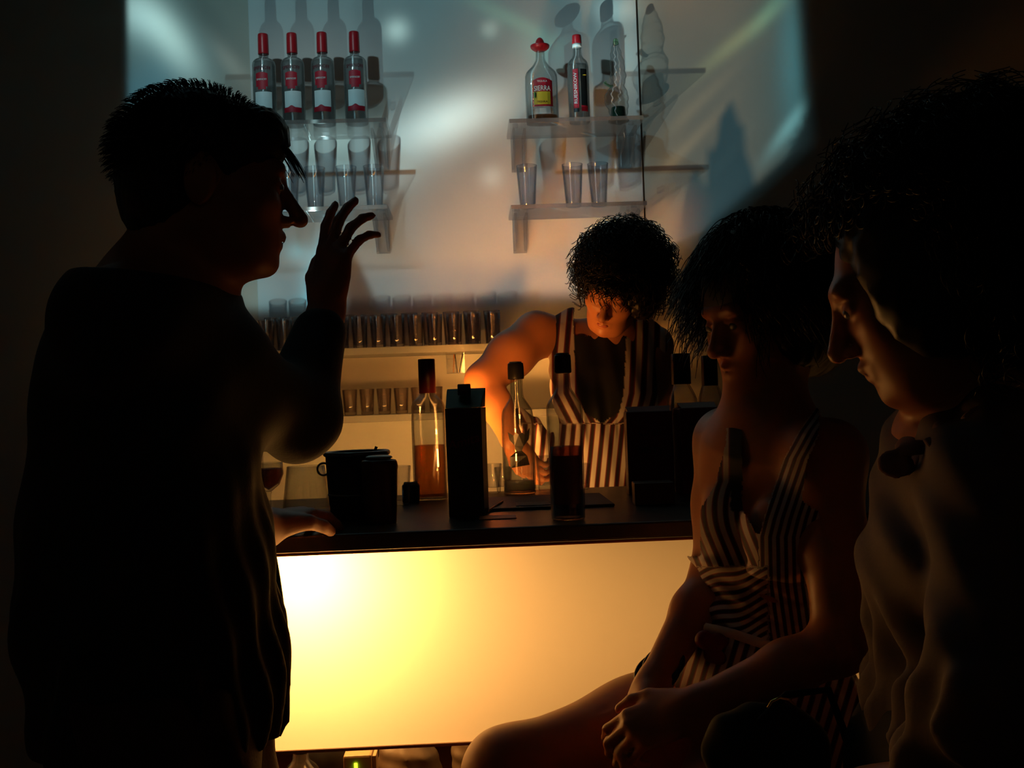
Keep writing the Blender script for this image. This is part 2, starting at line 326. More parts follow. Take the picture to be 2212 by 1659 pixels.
def striped_material(name, white=(0.74, 0.62, 0.56), dark=(0.030, 0.012, 0.014), plain=(0.008, 0.006, 0.007)):
    """stripes follow the cloth: mesh attribute 'sc' counts stripes, 'zn' says where the plain inset is"""
    m = bpy.data.materials.new(name); m.use_nodes = True; t = m.node_tree; b = t.nodes['Principled BSDF']; N = NT(t)
    b.inputs['Roughness'].default_value = 0.8
    a = t.nodes.new('ShaderNodeAttribute'); a.attribute_name = 'sc'
    z = t.nodes.new('ShaderNodeAttribute'); z.attribute_name = 'zn'
    fr = N.m('FRACT', a.outputs['Fac'])
    tri = N.m('ABSOLUTE', N.m('SUBTRACT', fr, 0.5))
    s = N.smooth(tri, 0.22, 0.30)
    edge = N.smooth(tri, 0.12, 0.20)
    mx0 = t.nodes.new('ShaderNodeMix'); mx0.data_type = 'RGBA'
    mx0.inputs[6].default_value = (*dark, 1); mx0.inputs[7].default_value = (0.20, 0.02, 0.025, 1); t.links.new(edge, mx0.inputs[0])
    mx = t.nodes.new('ShaderNodeMix'); mx.data_type = 'RGBA'; t.links.new(s, mx.inputs[0])
    t.links.new(mx0.outputs[2], mx.inputs[6]); mx.inputs[7].default_value = (*white, 1)
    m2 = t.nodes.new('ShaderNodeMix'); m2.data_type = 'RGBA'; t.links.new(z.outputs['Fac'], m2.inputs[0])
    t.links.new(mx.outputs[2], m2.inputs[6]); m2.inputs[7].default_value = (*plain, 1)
    t.links.new(m2.outputs[2], b.inputs['Base Color'])
    return m
M['stripes'] = striped_material('striped_cloth')

# ------------------------------------------------------------------ mesh helpers
def link(name, me, m, parent=None):
    if m is not None:
        for x in (m if isinstance(m, (list, tuple)) else [m]): me.materials.append(x)
    o = bpy.data.objects.new(name, me); COL.objects.link(o)
    if parent is not None: o.parent = parent
    return o
def tag(o, label=None, cat=None, group=None, kind=None):
    if label: o['label'] = label
    if cat: o['category'] = cat
    if group: o['group'] = group
    if kind: o['kind'] = kind
    return o
def thing(name, label, cat, loc=(0, 0, 0), rz=0.0, group=None):
    o = bpy.data.objects.new(name, None); COL.objects.link(o); o.location = loc; o.rotation_euler = (0, 0, rz); o.empty_display_size = 0.05
    return tag(o, label, cat, group)
def mesh_np(name, V, F, m, parent=None, smooth=True, attrs=None):
    me = bpy.data.meshes.new(name)
    V = np.asarray(V, dtype=np.float32); F = np.asarray(F, dtype=np.int32)
    me.vertices.add(len(V)); me.vertices.foreach_set('co', V.ravel())
    k = F.shape[1]; me.loops.add(F.size); me.loops.foreach_set('vertex_index', F.ravel())
    me.polygons.add(len(F)); me.polygons.foreach_set('loop_start', np.arange(0, F.size, k, dtype=np.int32))
    me.polygons.foreach_set('use_smooth', np.full(len(F), smooth, dtype=bool))
    me.update(calc_edges=True)
    for an, av in (attrs or {}).items():
        a = me.attributes.new(an, 'FLOAT', 'POINT'); a.data.foreach_set('value', np.asarray(av, dtype=np.float32))
    return link(name, me, m, parent)
def bm_obj(name, bm, m, parent=None, smooth=False, bevel=0.0, seg=2):
    if bevel > 0:
        bmesh.ops.bevel(bm, geom=[e for e in bm.edges if e.calc_face_angle(0) > 0.6], offset=bevel, segments=seg, affect='EDGES', profile=0.5)
    me = bpy.data.meshes.new(name)
    if smooth:
        for f in bm.faces: f.smooth = True
    bm.to_mesh(me); bm.free(); return link(name, me, m, parent)
def add_box(bm, lo, hi, rz=0.0, mi=0):
    c = [(a + b) / 2 for a, b in zip(lo, hi)]; s = [abs(b - a) for a, b in zip(lo, hi)]
    r = bmesh.ops.create_cube(bm, size=1.0, matrix=Matrix.Translation(c) @ Matrix.Rotation(rz, 4, 'Z') @ Matrix.Diagonal((*s, 1)))
    for f in {f for v in r['verts'] for f in v.link_faces}: f.material_index = mi
def box(name, lo, hi, m, parent=None, bevel=0.0, rz=0.0):
    bm = bmesh.new(); add_box(bm, lo, hi, rz); return bm_obj(name, bm, m, parent, bevel=bevel)
def lathe(name, prof, m, parent=None, n=40, smooth=True, sx=1.0, sy=1.0, loc=(0, 0, 0), sq=0.0):
    """turn (r, z) pairs; sq>0 squares the section off"""
    V, F = [], []; k = len(prof)
    for j in range(n):
        a = 2 * PI * j / n; c, s = math.cos(a), math.sin(a)
        q = 1.0
        if sq > 0:
            e = 2 + sq * 6; q = (abs(c) ** e + abs(s) ** e) ** (-1.0 / e)
        for r, z in prof:
            qq = 1 + (q - 1) * min(1, max(0, (r - 0.012) / 0.015))
            V.append((loc[0] + r * c * qq * sx, loc[1] + r * s * qq * sy, loc[2] + z))
    for j in range(n):
        for i in range(k - 1):
            a, b = j * k + i, ((j + 1) % n) * k + i
            F.append((a, b, b + 1, a + 1))
    o = mesh_np(name, V, F, m, parent, smooth)
    bm = bmesh.new(); bm.from_mesh(o.data); bmesh.ops.remove_doubles(bm, verts=bm.verts, dist=1e-6)
    bmesh.ops.recalc_face_normals(bm, faces=bm.faces); bm.to_mesh(o.data); bm.free()
    return o
def fillet(prof, step=0.004, it=2):
    """Chaikin-smoothed profile, ends kept"""
    for _ in range(it):
        q = [prof[0]]
        for a, b in zip(prof[:-1], prof[1:]):
            q.append((a[0] * .78 + b[0] * .22, a[1] * .78 + b[1] * .22)); q.append((a[0] * .22 + b[0] * .78, a[1] * .22 + b[1] * .78))
        q.append(prof[-1]); prof = q
    return prof
def tube_mesh(paths, radii, sides=4):
    """many tubes in one mesh; paths (n,k,3), radii (n,k)"""
    P = np.asarray(paths, dtype=np.float64); n, k, _ = P.shape
    T = np.gradient(P, axis=1); T /= (np.linalg.norm(T, axis=2, keepdims=True) + 1e-9)
    ref = np.array([0.31, 0.52, 0.79]); A = np.cross(T, ref); A /= (np.linalg.norm(A, axis=2, keepdims=True) + 1e-9); B = np.cross(T, A)
    ang = np.arange(sides) * 2 * PI / sides
    V = P[:, :, None, :] + np.asarray(radii)[:, :, None, None] * (A[:, :, None, :] * np.cos(ang)[None, None, :, None] + B[:, :, None, :] * np.sin(ang)[None, None, :, None])
    idx = np.arange(n * k * sides).reshape(n, k, sides); nx = np.roll(idx, -1, axis=2)
    F = np.stack([idx[:, :-1], nx[:, :-1], nx[:, 1:], idx[:, 1:]], axis=-1).reshape(-1, 4)
    return V.reshape(-1, 3), F
def tube(name, pts, r, m, parent=None, sides=8):
    pts = np.array([list(p) for p in pts], dtype=float)
    rr = np.full(len(pts), r) if np.isscalar(r) else np.array(r)
    V, F = tube_mesh(pts[None], rr[None], sides); return mesh_np(name, V, F, m, parent)
def torus(name, c, R, r, m, parent=None, rot=None, n=40, k=10, ry=None):
    V, F = [], []; ry = ry or R
    for i in range(n):
        a = 2 * PI * i / n
        for j in range(k):
            b = 2 * PI * j / k; p = Vector(((R + r * math.cos(b)) * math.cos(a), (ry + r * math.cos(b)) * math.sin(a), r * math.sin(b)))
            if rot is not None: p = rot @ p
            V.append(tuple(p + Vector(c)))
    for i in range(n):
        for j in range(k): F.append((i * k + j, ((i + 1) % n) * k + j, ((i + 1) % n) * k + (j + 1) % k, i * k + (j + 1) % k))
    return mesh_np(name, V, F, m, parent)
def patch(name, R, z0, z1, a0, a1, m, parent, n=16, sy=1.0, loc=(0, 0, 0), top=None, t=0.0006):
    """label bent round a bottle; angles in degrees, -90 faces the camera; top(x01) raises the upper edge"""
    V, F = [], []; 
    for s, RR in ((0, R), (1, R + t)):
        for i in range(n + 1):
            f = i / n; a = math.radians(a0 + (a1 - a0) * f); zt = z1 + (top(f) if top else 0)
            for z in (z0, zt): V.append((loc[0] + RR * math.cos(a), loc[1] + RR * math.sin(a) * sy, loc[2] + z))
    k = 2 * (n + 1)
    for i in range(n):
        F.append((k + 2 * i, k + 2 * i + 2, k + 2 * i + 3, k + 2 * i + 1)); F.append((2 * i, 2 * i + 1, 2 * i + 3, 2 * i + 2))
        F.append((2 * i + 1, k + 2 * i + 1, k + 2 * i + 3, 2 * i + 3)); F.append((2 * i, 2 * i + 2, k + 2 * i + 2, k + 2 * i))
    F.append((0, k, k + 1, 1)); F.append((2 * n, 2 * n + 1, k + 2 * n + 1, k + 2 * n))
    return mesh_np(name, V, F, m, parent, smooth=False)
def text_mesh(name, s, size, m, parent, place, depth=0.0004, squash=1.0):
    """lettering turned into a mesh, then place(x, y, z) -> point"""
    fc = bpy.data.curves.new(name, 'FONT'); fc.body = s; fc.size = size; fc.align_x = 'CENTER'; fc.align_y = 'CENTER'; fc.extrude = depth; fc.resolution_u = 3
    to = bpy.data.objects.new(name + '_tmp', fc); COL.objects.link(to); bpy.context.view_layer.update()
    me = bpy.data.meshes.new_from_object(to.evaluated_get(bpy.context.evaluated_depsgraph_get()))
    bpy.data.objects.remove(to); bpy.data.curves.remove(fc)
    bm = bmesh.new(); bm.from_mesh(me); bmesh.ops.subdivide_edges(bm, edges=[e for e in bm.edges if e.calc_length() > size * 0.25], cuts=2, use_grid_fill=True)
    for v in bm.verts: v.co = Vector(place(v.co.x * squash, v.co.y, v.co.z))
    bm.to_mesh(me); bm.free(); me.materials.clear(); return link(name, me, m, parent)
def wrap_text(R, z, ang=-90.0, sy=1.0, arch=0.0):
    def f(x, y, d):
        a = math.radians(ang) + x / R; r = R + 0.0010 + d
        return (r * math.cos(a), r * math.sin(a) * sy, z + y - arch * x * x)
    return f
def wrap_text_up(R, z, ang=-90.0, sy=1.0):
    def f(x, y, d):
        a = math.radians(ang) - y / R; r = R + 0.0010 + d
        return (r * math.cos(a), r * math.sin(a) * sy, z + x)
    return f
def copy_tree(o, parent=None):
    c = o.copy(); COL.objects.link(c); c.parent = parent
    for ch in list(o.children): copy_tree(ch, c)
    return c

# ------------------------------------------------------------------ sculpting: signed distance fields on a grid, then surface nets
def rotm(f, up=(0, 0, 1)):
    """columns right, forward, up of a frame looking along f"""
    f = Vector(f).normalized(); r = f.cross(Vector(up)).normalized(); u = r.cross(f)
    return np.array([[r[i], f[i], u[i]] for i in range(3)])
class Sculpt:
    def __init__(s): s.p = []
    def cone(s, a, b, ra, rb, k=0.02, op='u', flat=None):
        s.p.append(('c', np.array(a, float), np.array(b, float), ra, rb, k, op)); return s
    def chain(s, pts, rad, k=0.02):
        for i in range(len(pts) - 1): s.cone(pts[i], pts[i + 1], rad[i], rad[i + 1], k)
        return s
    def ell(s, c, r, R=None, k=0.02, op='u'):
        s.p.append(('e', np.array(c, float), np.array(r if hasattr(r, '__len__') else (r, r, r), float), np.eye(3) if R is None else np.array(R, float), None, k, op)); return s
    def bounds(s, grow):
        lo = np.full(3, 1e9); hi = -lo
        for q in s.p:
            if q[6] != 'u': continue
            if q[0] == 'c':
                r = max(q[3], q[4]); l = np.minimum(q[1], q[2]) - r; h = np.maximum(q[1], q[2]) + r
            else:
                e = np.abs(q[3]) @ q[2]; l = q[1] - e; h = q[1] + e
            lo = np.minimum(lo, l); hi = np.maximum(hi, h)
        return lo - grow, hi + grow
    def field(s, h, grow=0.0, pad=0.02, clip=None):
        lo, hi = s.bounds(pad + grow)
        if clip is not None: lo = np.maximum(lo, clip[0]); hi = np.minimum(hi, clip[1])
        n = np.ceil((hi - lo) / h).astype(int) + 1
        F = np.full(n, 0.06, dtype=np.float32)
        ax = [lo[i] + h * np.arange(n[i]) for i in range(3)]
        for q in s.p:
            if q[0] == 'c':
                r = max(q[3], q[4]); l = np.minimum(q[1], q[2]) - r; u = np.maximum(q[1], q[2]) + r
            else:
                e = np.abs(q[3]) @ q[2]; l = q[1] - e; u = q[1] + e
            m = q[5] + 0.012 + grow
            i0 = np.clip(np.floor((l - m - lo) / h).astype(int), 0, n); i1 = np.clip(np.ceil((u + m - lo) / h).astype(int) + 1, 0, n)
            if np.any(i1 <= i0): continue
            X = ax[0][i0[0]:i1[0], None, None]; Y = ax[1][None, i0[1]:i1[1], None]; Z = ax[2][None, None, i0[2]:i1[2]]
            if q[0] == 'c':
                a, b = q[1], q[2]; ba = b - a; L = float(ba @ ba) + 1e-12
                t = np.clip(((X - a[0]) * ba[0] + (Y - a[1]) * ba[1] + (Z - a[2]) * ba[2]) / L, 0, 1)
                d = np.sqrt((X - a[0] - t * ba[0]) ** 2 + (Y - a[1] - t * ba[1]) ** 2 + (Z - a[2] - t * ba[2]) ** 2) - (q[3] + (q[4] - q[3]) * t)
            else:
                R = q[3]; dx, dy, dz = X - q[1][0], Y - q[1][1], Z - q[1][2]
                l0 = (dx * R[0, 0] + dy * R[1, 0] + dz * R[2, 0]); l1 = (dx * R[0, 1] + dy * R[1, 1] + dz * R[2, 1]); l2 = (dx * R[0, 2] + dy * R[1, 2] + dz * R[2, 2])
                r = q[2]; k0 = np.sqrt((l0 / r[0]) ** 2 + (l1 / r[1]) ** 2 + (l2 / r[2]) ** 2); k1 = np.sqrt((l0 / r[0] ** 2) ** 2 + (l1 / r[1] ** 2) ** 2 + (l2 / r[2] ** 2) ** 2) + 1e-9
                d = k0 * (k0 - 1.0) / k1
            sl = tuple(slice(i0[i], i1[i]) for i in range(3)); A = F[sl]; k = max(q[5], 1e-5)
            if q[6] == 'u':
                g = np.maximum(k - np.abs(A - d), 0) / k; F[sl] = np.minimum(A, d) - g * g * k * 0.25
            else:
                g = np.maximum(k - np.abs(A + d), 0) / k; F[sl] = np.maximum(A, -d) + g * g * k * 0.25
        return F, ax
def polygonize(F, ax, h):
    S = F < 0; n = np.array(F.shape)
    c = np.zeros(n - 1, dtype=np.uint8)
    for dx in (0, 1):
        for dy in (0, 1):
            for dz in (0, 1): c += S[dx:n[0] - 1 + dx, dy:n[1] - 1 + dy, dz:n[2] - 1 + dz]
    act = np.argwhere((c > 0) & (c < 8)); N = len(act)
    idx = np.full(n - 1, -1, dtype=np.int32); idx[tuple(act.T)] = np.arange(N)
    pos = np.zeros((N, 3)); cnt = np.zeros(N)
    cor = [(a, b, d) for a in (0, 1) for b in (0, 1) for d in (0, 1)]
    val = {k: F[act[:, 0] + k[0], act[:, 1] + k[1], act[:, 2] + k[2]] for k in cor}
    for a in cor:
        for i in range(3):
            if a[i] == 1: continue
            b = list(a); b[i] = 1; b = tuple(b); va, vb = val[a], val[b]; m = (va < 0) != (vb < 0)
            t = np.where(m, va / np.where(m, va - vb, 1), 0)
            p = np.tile(np.array(a, float), (N, 1)); p[:, i] += t; pos += p * m[:, None]; cnt += m
    V = np.stack([ax[i][0] for i in range(3)]) + h * (act + pos / cnt[:, None])
    quads = []
    for i in range(3):
        j, k = (i + 1) % 3, (i + 2) % 3
        s0 = [slice(None)] * 3; s1 = [slice(None)] * 3; s0[i] = slice(0, n[i] - 1); s1[i] = slice(1, n[i])
        a, b = S[tuple(s0)], S[tuple(s1)]; e = np.argwhere(a != b)
        e = e[(e[:, j] > 0) & (e[:, j] < n[j] - 1) & (e[:, k] > 0) & (e[:, k] < n[k] - 1)]
        ins = S[tuple(e.T)]
        q = []
        for dj, dk in ((0, 0), (-1, 0), (-1, -1), (0, -1)):
            o = e.copy(); o[:, j] += dj; o[:, k] += dk; q.append(idx[tuple(o.T)])
        q = np.stack(q, 1); q[~ins] = q[~ins][:, ::-1]; quads.append(q)
    Q = np.concatenate(quads); Q = Q[(Q >= 0).all(1)]
    return V, Q
def relax(V, Q, it=2):
    for _ in range(it):
        S = np.zeros_like(V); c = np.zeros(len(V))
        for a, b in ((0, 1), (1, 2), (2, 3), (3, 0)):
            for s in range(3):
                S[:, s] += np.bincount(Q[:, a], V[Q[:, b], s], len(V)) + np.bincount(Q[:, b], V[Q[:, a], s], len(V))
            c += np.bincount(Q[:, a], minlength=len(V)) + np.bincount(Q[:, b], minlength=len(V))
        V = V * 0.5 + 0.5 * S / np.maximum(c, 1)[:, None]
    return V
def sculpt_obj(name, sk, h, m, parent, it=2, mod=None, attrs=None, clip=None, grow=0.0):
    F, ax = sk.field(h, grow=grow, clip=clip)
    if mod is not None:
        X, Y, Z = np.meshgrid(*ax, indexing='ij', sparse=True); F = mod(F, X, Y, Z).astype(np.float32)
    V, Q = polygonize(F, ax, h); V = relax(V, Q, it)
    if parent is not None: V = V - np.array(parent.location)
    A = attrs(V + (np.array(parent.location) if parent is not None else 0)) if attrs else None
    return mesh_np(name, V, Q, m, parent, True, A)
def smax(a, b, k):
    g = np.maximum(k - np.abs(a - b), 0) / k; return np.maximum(a, b) + g * g * k * 0.25

def head(S, c, f, up=(0, 0, 1), s=1.0, neck=None, female=False, nose=1.0, neck_r=0.052):
    """adds a head with a face to sculpt S; returns local->world"""
    R = rotm(f, up); c = np.array(c, float)
    L = lambda x, y, z: c + R @ (np.array((x, y, z)) * s)
    e = lambda p, r, k=0.012, op='u': S.ell(L(*p), np.array(r) * s, R, k, op)
    if neck is not None:
        S.cone(L(0, -0.035, -0.055), neck, neck_r * s, neck_r * 1.12 * s, 0.03)
    e((0, -0.020, 0.035), (0.074, 0.094, 0.083)); e((0, 0.030, -0.025), (0.060, 0.064, 0.085), 0.03)
    e((0, 0.040, -0.074), (0.046, 0.047, 0.038), 0.03); e((0, 0.078, -0.097), (0.018, 0.016, 0.015), 0.02)
    for sx in (-1, 1):
        S.cone(L(sx * .058, -.005, -.055), L(sx * .030, .058, -.095), .014 * s, .014 * s, .03)
        e((sx * .040, .060, -.018), (.022, .020, .018), .03)
    S.cone(L(-.032, .083, .026), L(.032, .083, .026), .011 * s, .011 * s, .018)
    for sx in (-1, 1): e((sx * .031, .100, .004), (.017, .016, .012), .014, 's')
    for sx in (-1, 1):
        e((sx * .031, .0785, .003), (.0140, .0130, .0125), .003)
        S.cone(L(sx * .018, .0885, .0075), L(sx * .045, .082, .006), .0032 * s, .0026 * s, .003)
    n = nose
    S.cone(L(0, .088, .014), L(0, .098 + .014 * n, -.030), .0075 * s, .0105 * s, .010)
    e((0, .098 + .014 * n, -.033), (.010, .010, .009), .008)
    for sx in (-1, 1): e((sx * .012, .098 + .002 * n, -.037), (.0075, .009, .007), .006); 
    for sx in (-1, 1): e((sx * .006, .104 + .004 * n, -.044), (.0035, .005, .003), .003, 's')
    S.cone(L(-.018, .088, -.0600), L(0, .0965, -.0575), .0040 * s, .0062 * s, .006); S.cone(L(.018, .088, -.0600), L(0, .0965, -.0575), .0040 * s, .0062 * s, .006)
    S.cone(L(-.014, .088, -.0705), L(.014, .088, -.0705), .0055 * s, .0055 * s, .007); e((0, .0930, -.0705), (.010, .006, .0055), .006)
    S.cone(L(-.021, .0965, -.0645), L(.021, .0965, -.0645), .0016 * s, .0016 * s, .003, 's')
    for sx in (-1, 1):
        e((sx * .074, -.012, -.006), (.008, .019, .031), .008); e((sx * .083, -.010, -.004), (.006, .011, .020), .006, 's')
    return L, R
def hand(S, w, f, n, curl=(30, 35, 40, 45), bend=(1.0, 1.1, 0.8), s=1.0, side=1, spread=4.0, thumb=(0.55, 0.45, 25)):
    """w wrist, f towards the fingers, n out of the back of the hand; side=+1 puts the thumb on f x n side"""
    f = Vector(f).normalized(); n = Vector(n); n = (n - f * n.dot(f)).normalized(); t = f.cross(n) * side; w = Vector(w)
    S.cone(w - f * .01 * s, w + f * .025 * s, .024 * s, .024 * s, .02)
    S.ell(w + f * .048 * s, np.array((.036, .043, .015)) * s, np.array([[t[i], f[i], n[i]] for i in range(3)]), .014)
    lens = [(.044, .026, .021), (.048, .030, .022), (.044, .028, .021), (.034, .021, .019)]
    offs = [.026, .009, -.008, -.024]; klen = [.088, .092, .087, .079]; rad = [.0092, .0095, .0090, .0080]
    for i in range(4):
        kn = w + (f * klen[i] + t * offs[i] + n * (.002 - abs(offs[i]) * .12)) * s
        S.cone(w + (f * .03 + t * offs[i] * .7) * s, kn, .012 * s, (rad[i] + .0012) * s, .010)
        sp = math.radians((1.4 - i) * spread); d = (f * math.cos(sp) + t * math.sin(sp)).normalized(); p = kn; ang = 0.0
        for j in range(3):
            ang += math.radians(curl[i]) * bend[j]
            dd = (d * math.cos(ang) - n * math.sin(ang)).normalized(); q = p + dd * lens[i][j] * s
            r0 = rad[i] * (1 - .09 * j) * s; r1 = rad[i] * (1 - .09 * (j + 1)) * s
            S.cone(p, q, r0, r1, .0035); p = q
    a, b, dn = thumb
    p0 = w + (f * .018 + t * .022) * s; p1 = p0 + (f * .034 * a * 1.6 + t * .026 * b * 1.8 - n * .004) * s
    S.cone(p0, p1, .0155 * s, .0115 * s, .012)
    dd = (f * .9 + t * .25 - n * math.sin(math.radians(dn))).normalized(); p2 = p1 + dd * .030 * s; S.cone(p1, p2, .0110 * s, .0100 * s, .004)
    dd = (f * 1.0 - n * (math.sin(math.radians(dn)) + .2)).normalized(); S.cone(p2, p2 + dd * .024 * s, .0100 * s, .0082 * s, .003)
def curls(rng, roots, dirs, n_pts, length, r_curl, turns, thick, droop=0.25):
    n = len(roots); t = np.linspace(0, 1, n_pts)[None, :, None]
    D = dirs / np.linalg.norm(dirs, axis=1, keepdims=True)
    L = length * rng.uniform(.6, 1.15, (n, 1, 1))
    P = roots[:, None, :] + D[:, None, :] * t * L + np.array((0, 0, -1.0)) * (t ** 2) * L * droop
    A = np.cross(D, np.array((.3, .2, .93))); A /= np.linalg.norm(A, axis=1, keepdims=True) + 1e-9; B = np.cross(D, A)
    ph = rng.uniform(0, 2 * PI, (n, 1, 1)); tn = turns * rng.uniform(.6, 1.3, (n, 1, 1)); rc = r_curl * rng.uniform(.6, 1.3, (n, 1, 1)) * np.minimum(t * 5, 1)
    P = P + A[:, None, :] * np.cos(ph + 2 * PI * tn * t) * rc + B[:, None, :] * np.sin(ph + 2 * PI * tn * t) * rc
    rr = thick * (1 - .55 * t[..., 0]) * np.ones((n, 1)); return P, rr

# ================================================================== THE SETTING
def structure(name, lo, hi, m, bevel=0.0):
    o = box(name, lo, hi, m, bevel=bevel); o['kind'] = 'structure'; return o
RX0, RX1, RY0, RZ1 = -2.6, 2.7, -2.6, 3.1
structure('floor', (RX0, RY0, -0.1), (RX1, WALL_Y + .1, 0.0), M['floor'])
structure('ceiling', (RX0, RY0, RZ1), (RX1, WALL_Y + .1, RZ1 + .1), M['ceil'])
structure('wall_back', (RX0, WALL_Y, 0.0), (RX1, WALL_Y + .1, RZ1), M['wall'])
structure('wall_left', (RX0 - .1, RY0, 0.0), (RX0, WALL_Y + .1, RZ1), M['wall'])
structure('wall_right', (RX1, RY0, 0.0), (RX1 + .1, WALL_Y + .1, RZ1), M['wall'])
structure('wall_front', (RX0, RY0 - .1, 0.0), (RX1, RY0, RZ1), M['wall'])
BX0 = W(546, 330, BOARD_Y).x; BX1 = W(1385, 300, BOARD_Y).x
b = box('wall_board', (BX0, BOARD_Y, 0.02), (BX1, WALL_Y - .0005, RZ1 - .02), M['board'], bevel=0.002)
tag(b, 'tall pale board fixed to the back wall, carrying all the glass shelves', 'wall panel')

# ------------------------------------------------------------------ bar counter with the glowing front
BXL, BXR = -0.76, 1.75
top_z0 = W(1106, 1176, PAN_Y).z
bar = thing('bar_counter', 'long bar counter with dark top and glowing amber front panel', 'bar counter', (0, PAN_Y, 0))
def bpart(name, lo, hi, m, bevel=0.0, parent=bar):
    l = (lo[0], lo[1] - PAN_Y, lo[2]); h = (hi[0], hi[1] - PAN_Y, hi[2]); return box(name, l, h, m, parent, bevel)
bpart('countertop', (BXL, BAR_F, BAR_Z - .03), (BXR, BAR_B, BAR_Z), M['counter'], .004)
bpart('fascia', (BXL, BAR_F + .012, top_z0), (BXR, BAR_F + .030, BAR_Z - .031), M['fascia'], .002)
pz0 = W(1106, 1597, PAN_Y).z
pbm = bmesh.new()   # thin frosted sheet
pbm.faces.new([pbm.verts.new(q) for q in ((BXL + .02, 0, pz0), (BXR - .02, 0, pz0), (BXR - .02, 0, BAR_Z - .032), (BXL + .02, 0, BAR_Z - .032))])
pn = bm_obj('glowing_panel', pbm, M['panel'], bar); pn['label'] = 'frosted front panel lit from behind by an amber lamp'
bpart('bottom_trim', (BXL + .02, PAN_Y - .004, pz0 - .006), (BXR - .02, PAN_Y + .020, pz0 - .0005), M['trim'], .001)
bpart('lightbox_back', (BXL + .02, PAN_Y + .26, pz0 - .02), (BXR - .02, PAN_Y + .275, BAR_Z - .032), M['box'])
bpart('side_panel', (BXL, PAN_Y, 0.001), (BXL + .019, BAR_B - .02, BAR_Z - .032), M['fascia'])
bpart('side_panel', (BXR - .019, PAN_Y, 0.001), (BXR, BAR_B - .02, BAR_Z - .032), M['fascia'])
bpart('storage_shelf', (BXL + .02, PAN_Y + .03, .500), (BXR - .02, BAR_B - .03, .520), M['fascia'], .001)
bpart('storage_back', (BXL + .02, BAR_B - .045, .001), (BXR - .02, BAR_B - .030, BAR_Z - .032), M['dark_plastic'])
bpart('plinth', (BXL + .02, PAN_Y + .08, .001), (BXR - .02, PAN_Y + .10, .499), M['dark_plastic'])
area('storage_glow', (0.0, PAN_Y + .15, pz0 - .022), (0, 0, 0), 2.0, 0.10, 0.5, (1.0, 0.50, 0.16))

# work table of the bar staff behind the counter
wt = thing('work_table', 'low steel work table behind the bar counter under the strip lamp', 'work table', (0, 2.72, 0))
box('table_top', (-.74, -.045, .86), (1.2, .0, .885), M['metal'], wt, .002)
for sx in (-.72, 1.15):
    box('leg', (sx, -.04, 0.001), (sx + .03, -.01, .859), M['metal'], wt)

# ------------------------------------------------------------------ acrylic wall shelves
def acrylic_shelf(px0, px1, py, label, group='clear acrylic wall shelves'):
    yf = 3.38; z = W((px0 + px1) / 2, py, 3.42).z
    x0, x1 = W(px0, py, yf).x, W(px1, py, yf).x
    r = thing('wall_shelf', label, 'shelf', (x0, BOARD_Y, z), group=group)
    box('shelf_plate', (0, yf - BOARD_Y, -.014), (x1 - x0, -.001, 0), M['acrylic'], r, .002)
    box('edge_reflection_strip', (.002, yf - BOARD_Y - .0035, -.013), (x1 - x0 - .002, yf - BOARD_Y - .0002, -.001), M['edge_reflection'], r)  # thin strip added to carry the painted warm reflection
    for bx in (.012, x1 - x0 - .057):
        bm = bmesh.new()
        add_box(bm, (bx, -.014, -.125), (bx + .045, -.001, -.0145))
        for gx in (bx + .001, bx + .036):
            vs_ = [bm.verts.new(p) for p in ((gx, -.014, -.12), (gx, -.014, -.0145), (gx, -.150, -.0145), (gx, -.150, -.030), (gx + .008, -.014, -.12), (gx + .008, -.014, -.0145), (gx + .008, -.150, -.0145), (gx + .008, -.150, -.030))]
            for q in ((0, 1, 2, 3), (7, 6, 5, 4), (0, 4, 5, 1), (1, 5, 6, 2), (2, 6, 7, 3), (3, 7, 4, 0)): bm.faces.new([vs_[i] for i in q])
        bmesh.ops.recalc_face_normals(bm, faces=bm.faces); bm_obj('bracket', bm, M['acrylic'], r, bevel=.001)
    for bx in (.016, x1 - x0 - .034):
        lathe('clamp', [(0, .0), (.009, .0), (.009, .012), (.0, .013)], M['acrylic'], r, 16, loc=(bx + .009, -.10, 0))
    return r, z
s1, ZU_L = acrylic_shelf(470, 835, 266, 'clear shelf with the row of four red-capped vodka bottles')
s2, ZU_R = acrylic_shelf(1099, 1391, 260, 'clear shelf holding three unlike bottles, up right on the board')
s3, ZL_L = acrylic_shelf(480, 838, 452, 'clear shelf of tumblers beside the nose of the standing man')
s4, ZL_R = acrylic_shelf(1103, 1398, 443, 'clear shelf with three tall tumblers, just above the curly-haired bartender')
def long_shelf(py, yf, label, px0=553, px1=1380, th=.022):
    z = W(900, py, yf).z; x0, x1 = W(px0, py, yf).x, W(px1, py, yf).x
    r = box('wall_shelf', (x0, yf, z - th), (x1, BOARD_Y - .001, z), M['white_shelf'], bevel=.002)
    return tag(r, label, 'shelf', 'milky shelves of the lower back wall'), z
s5, Z5 = long_shelf(747, 3.36, 'upper milky shelf crowded with two rows of small tumblers')
s6, Z6 = long_shelf(893, 3.36, 'lower milky shelf carrying short glasses behind the red-capped bottle')

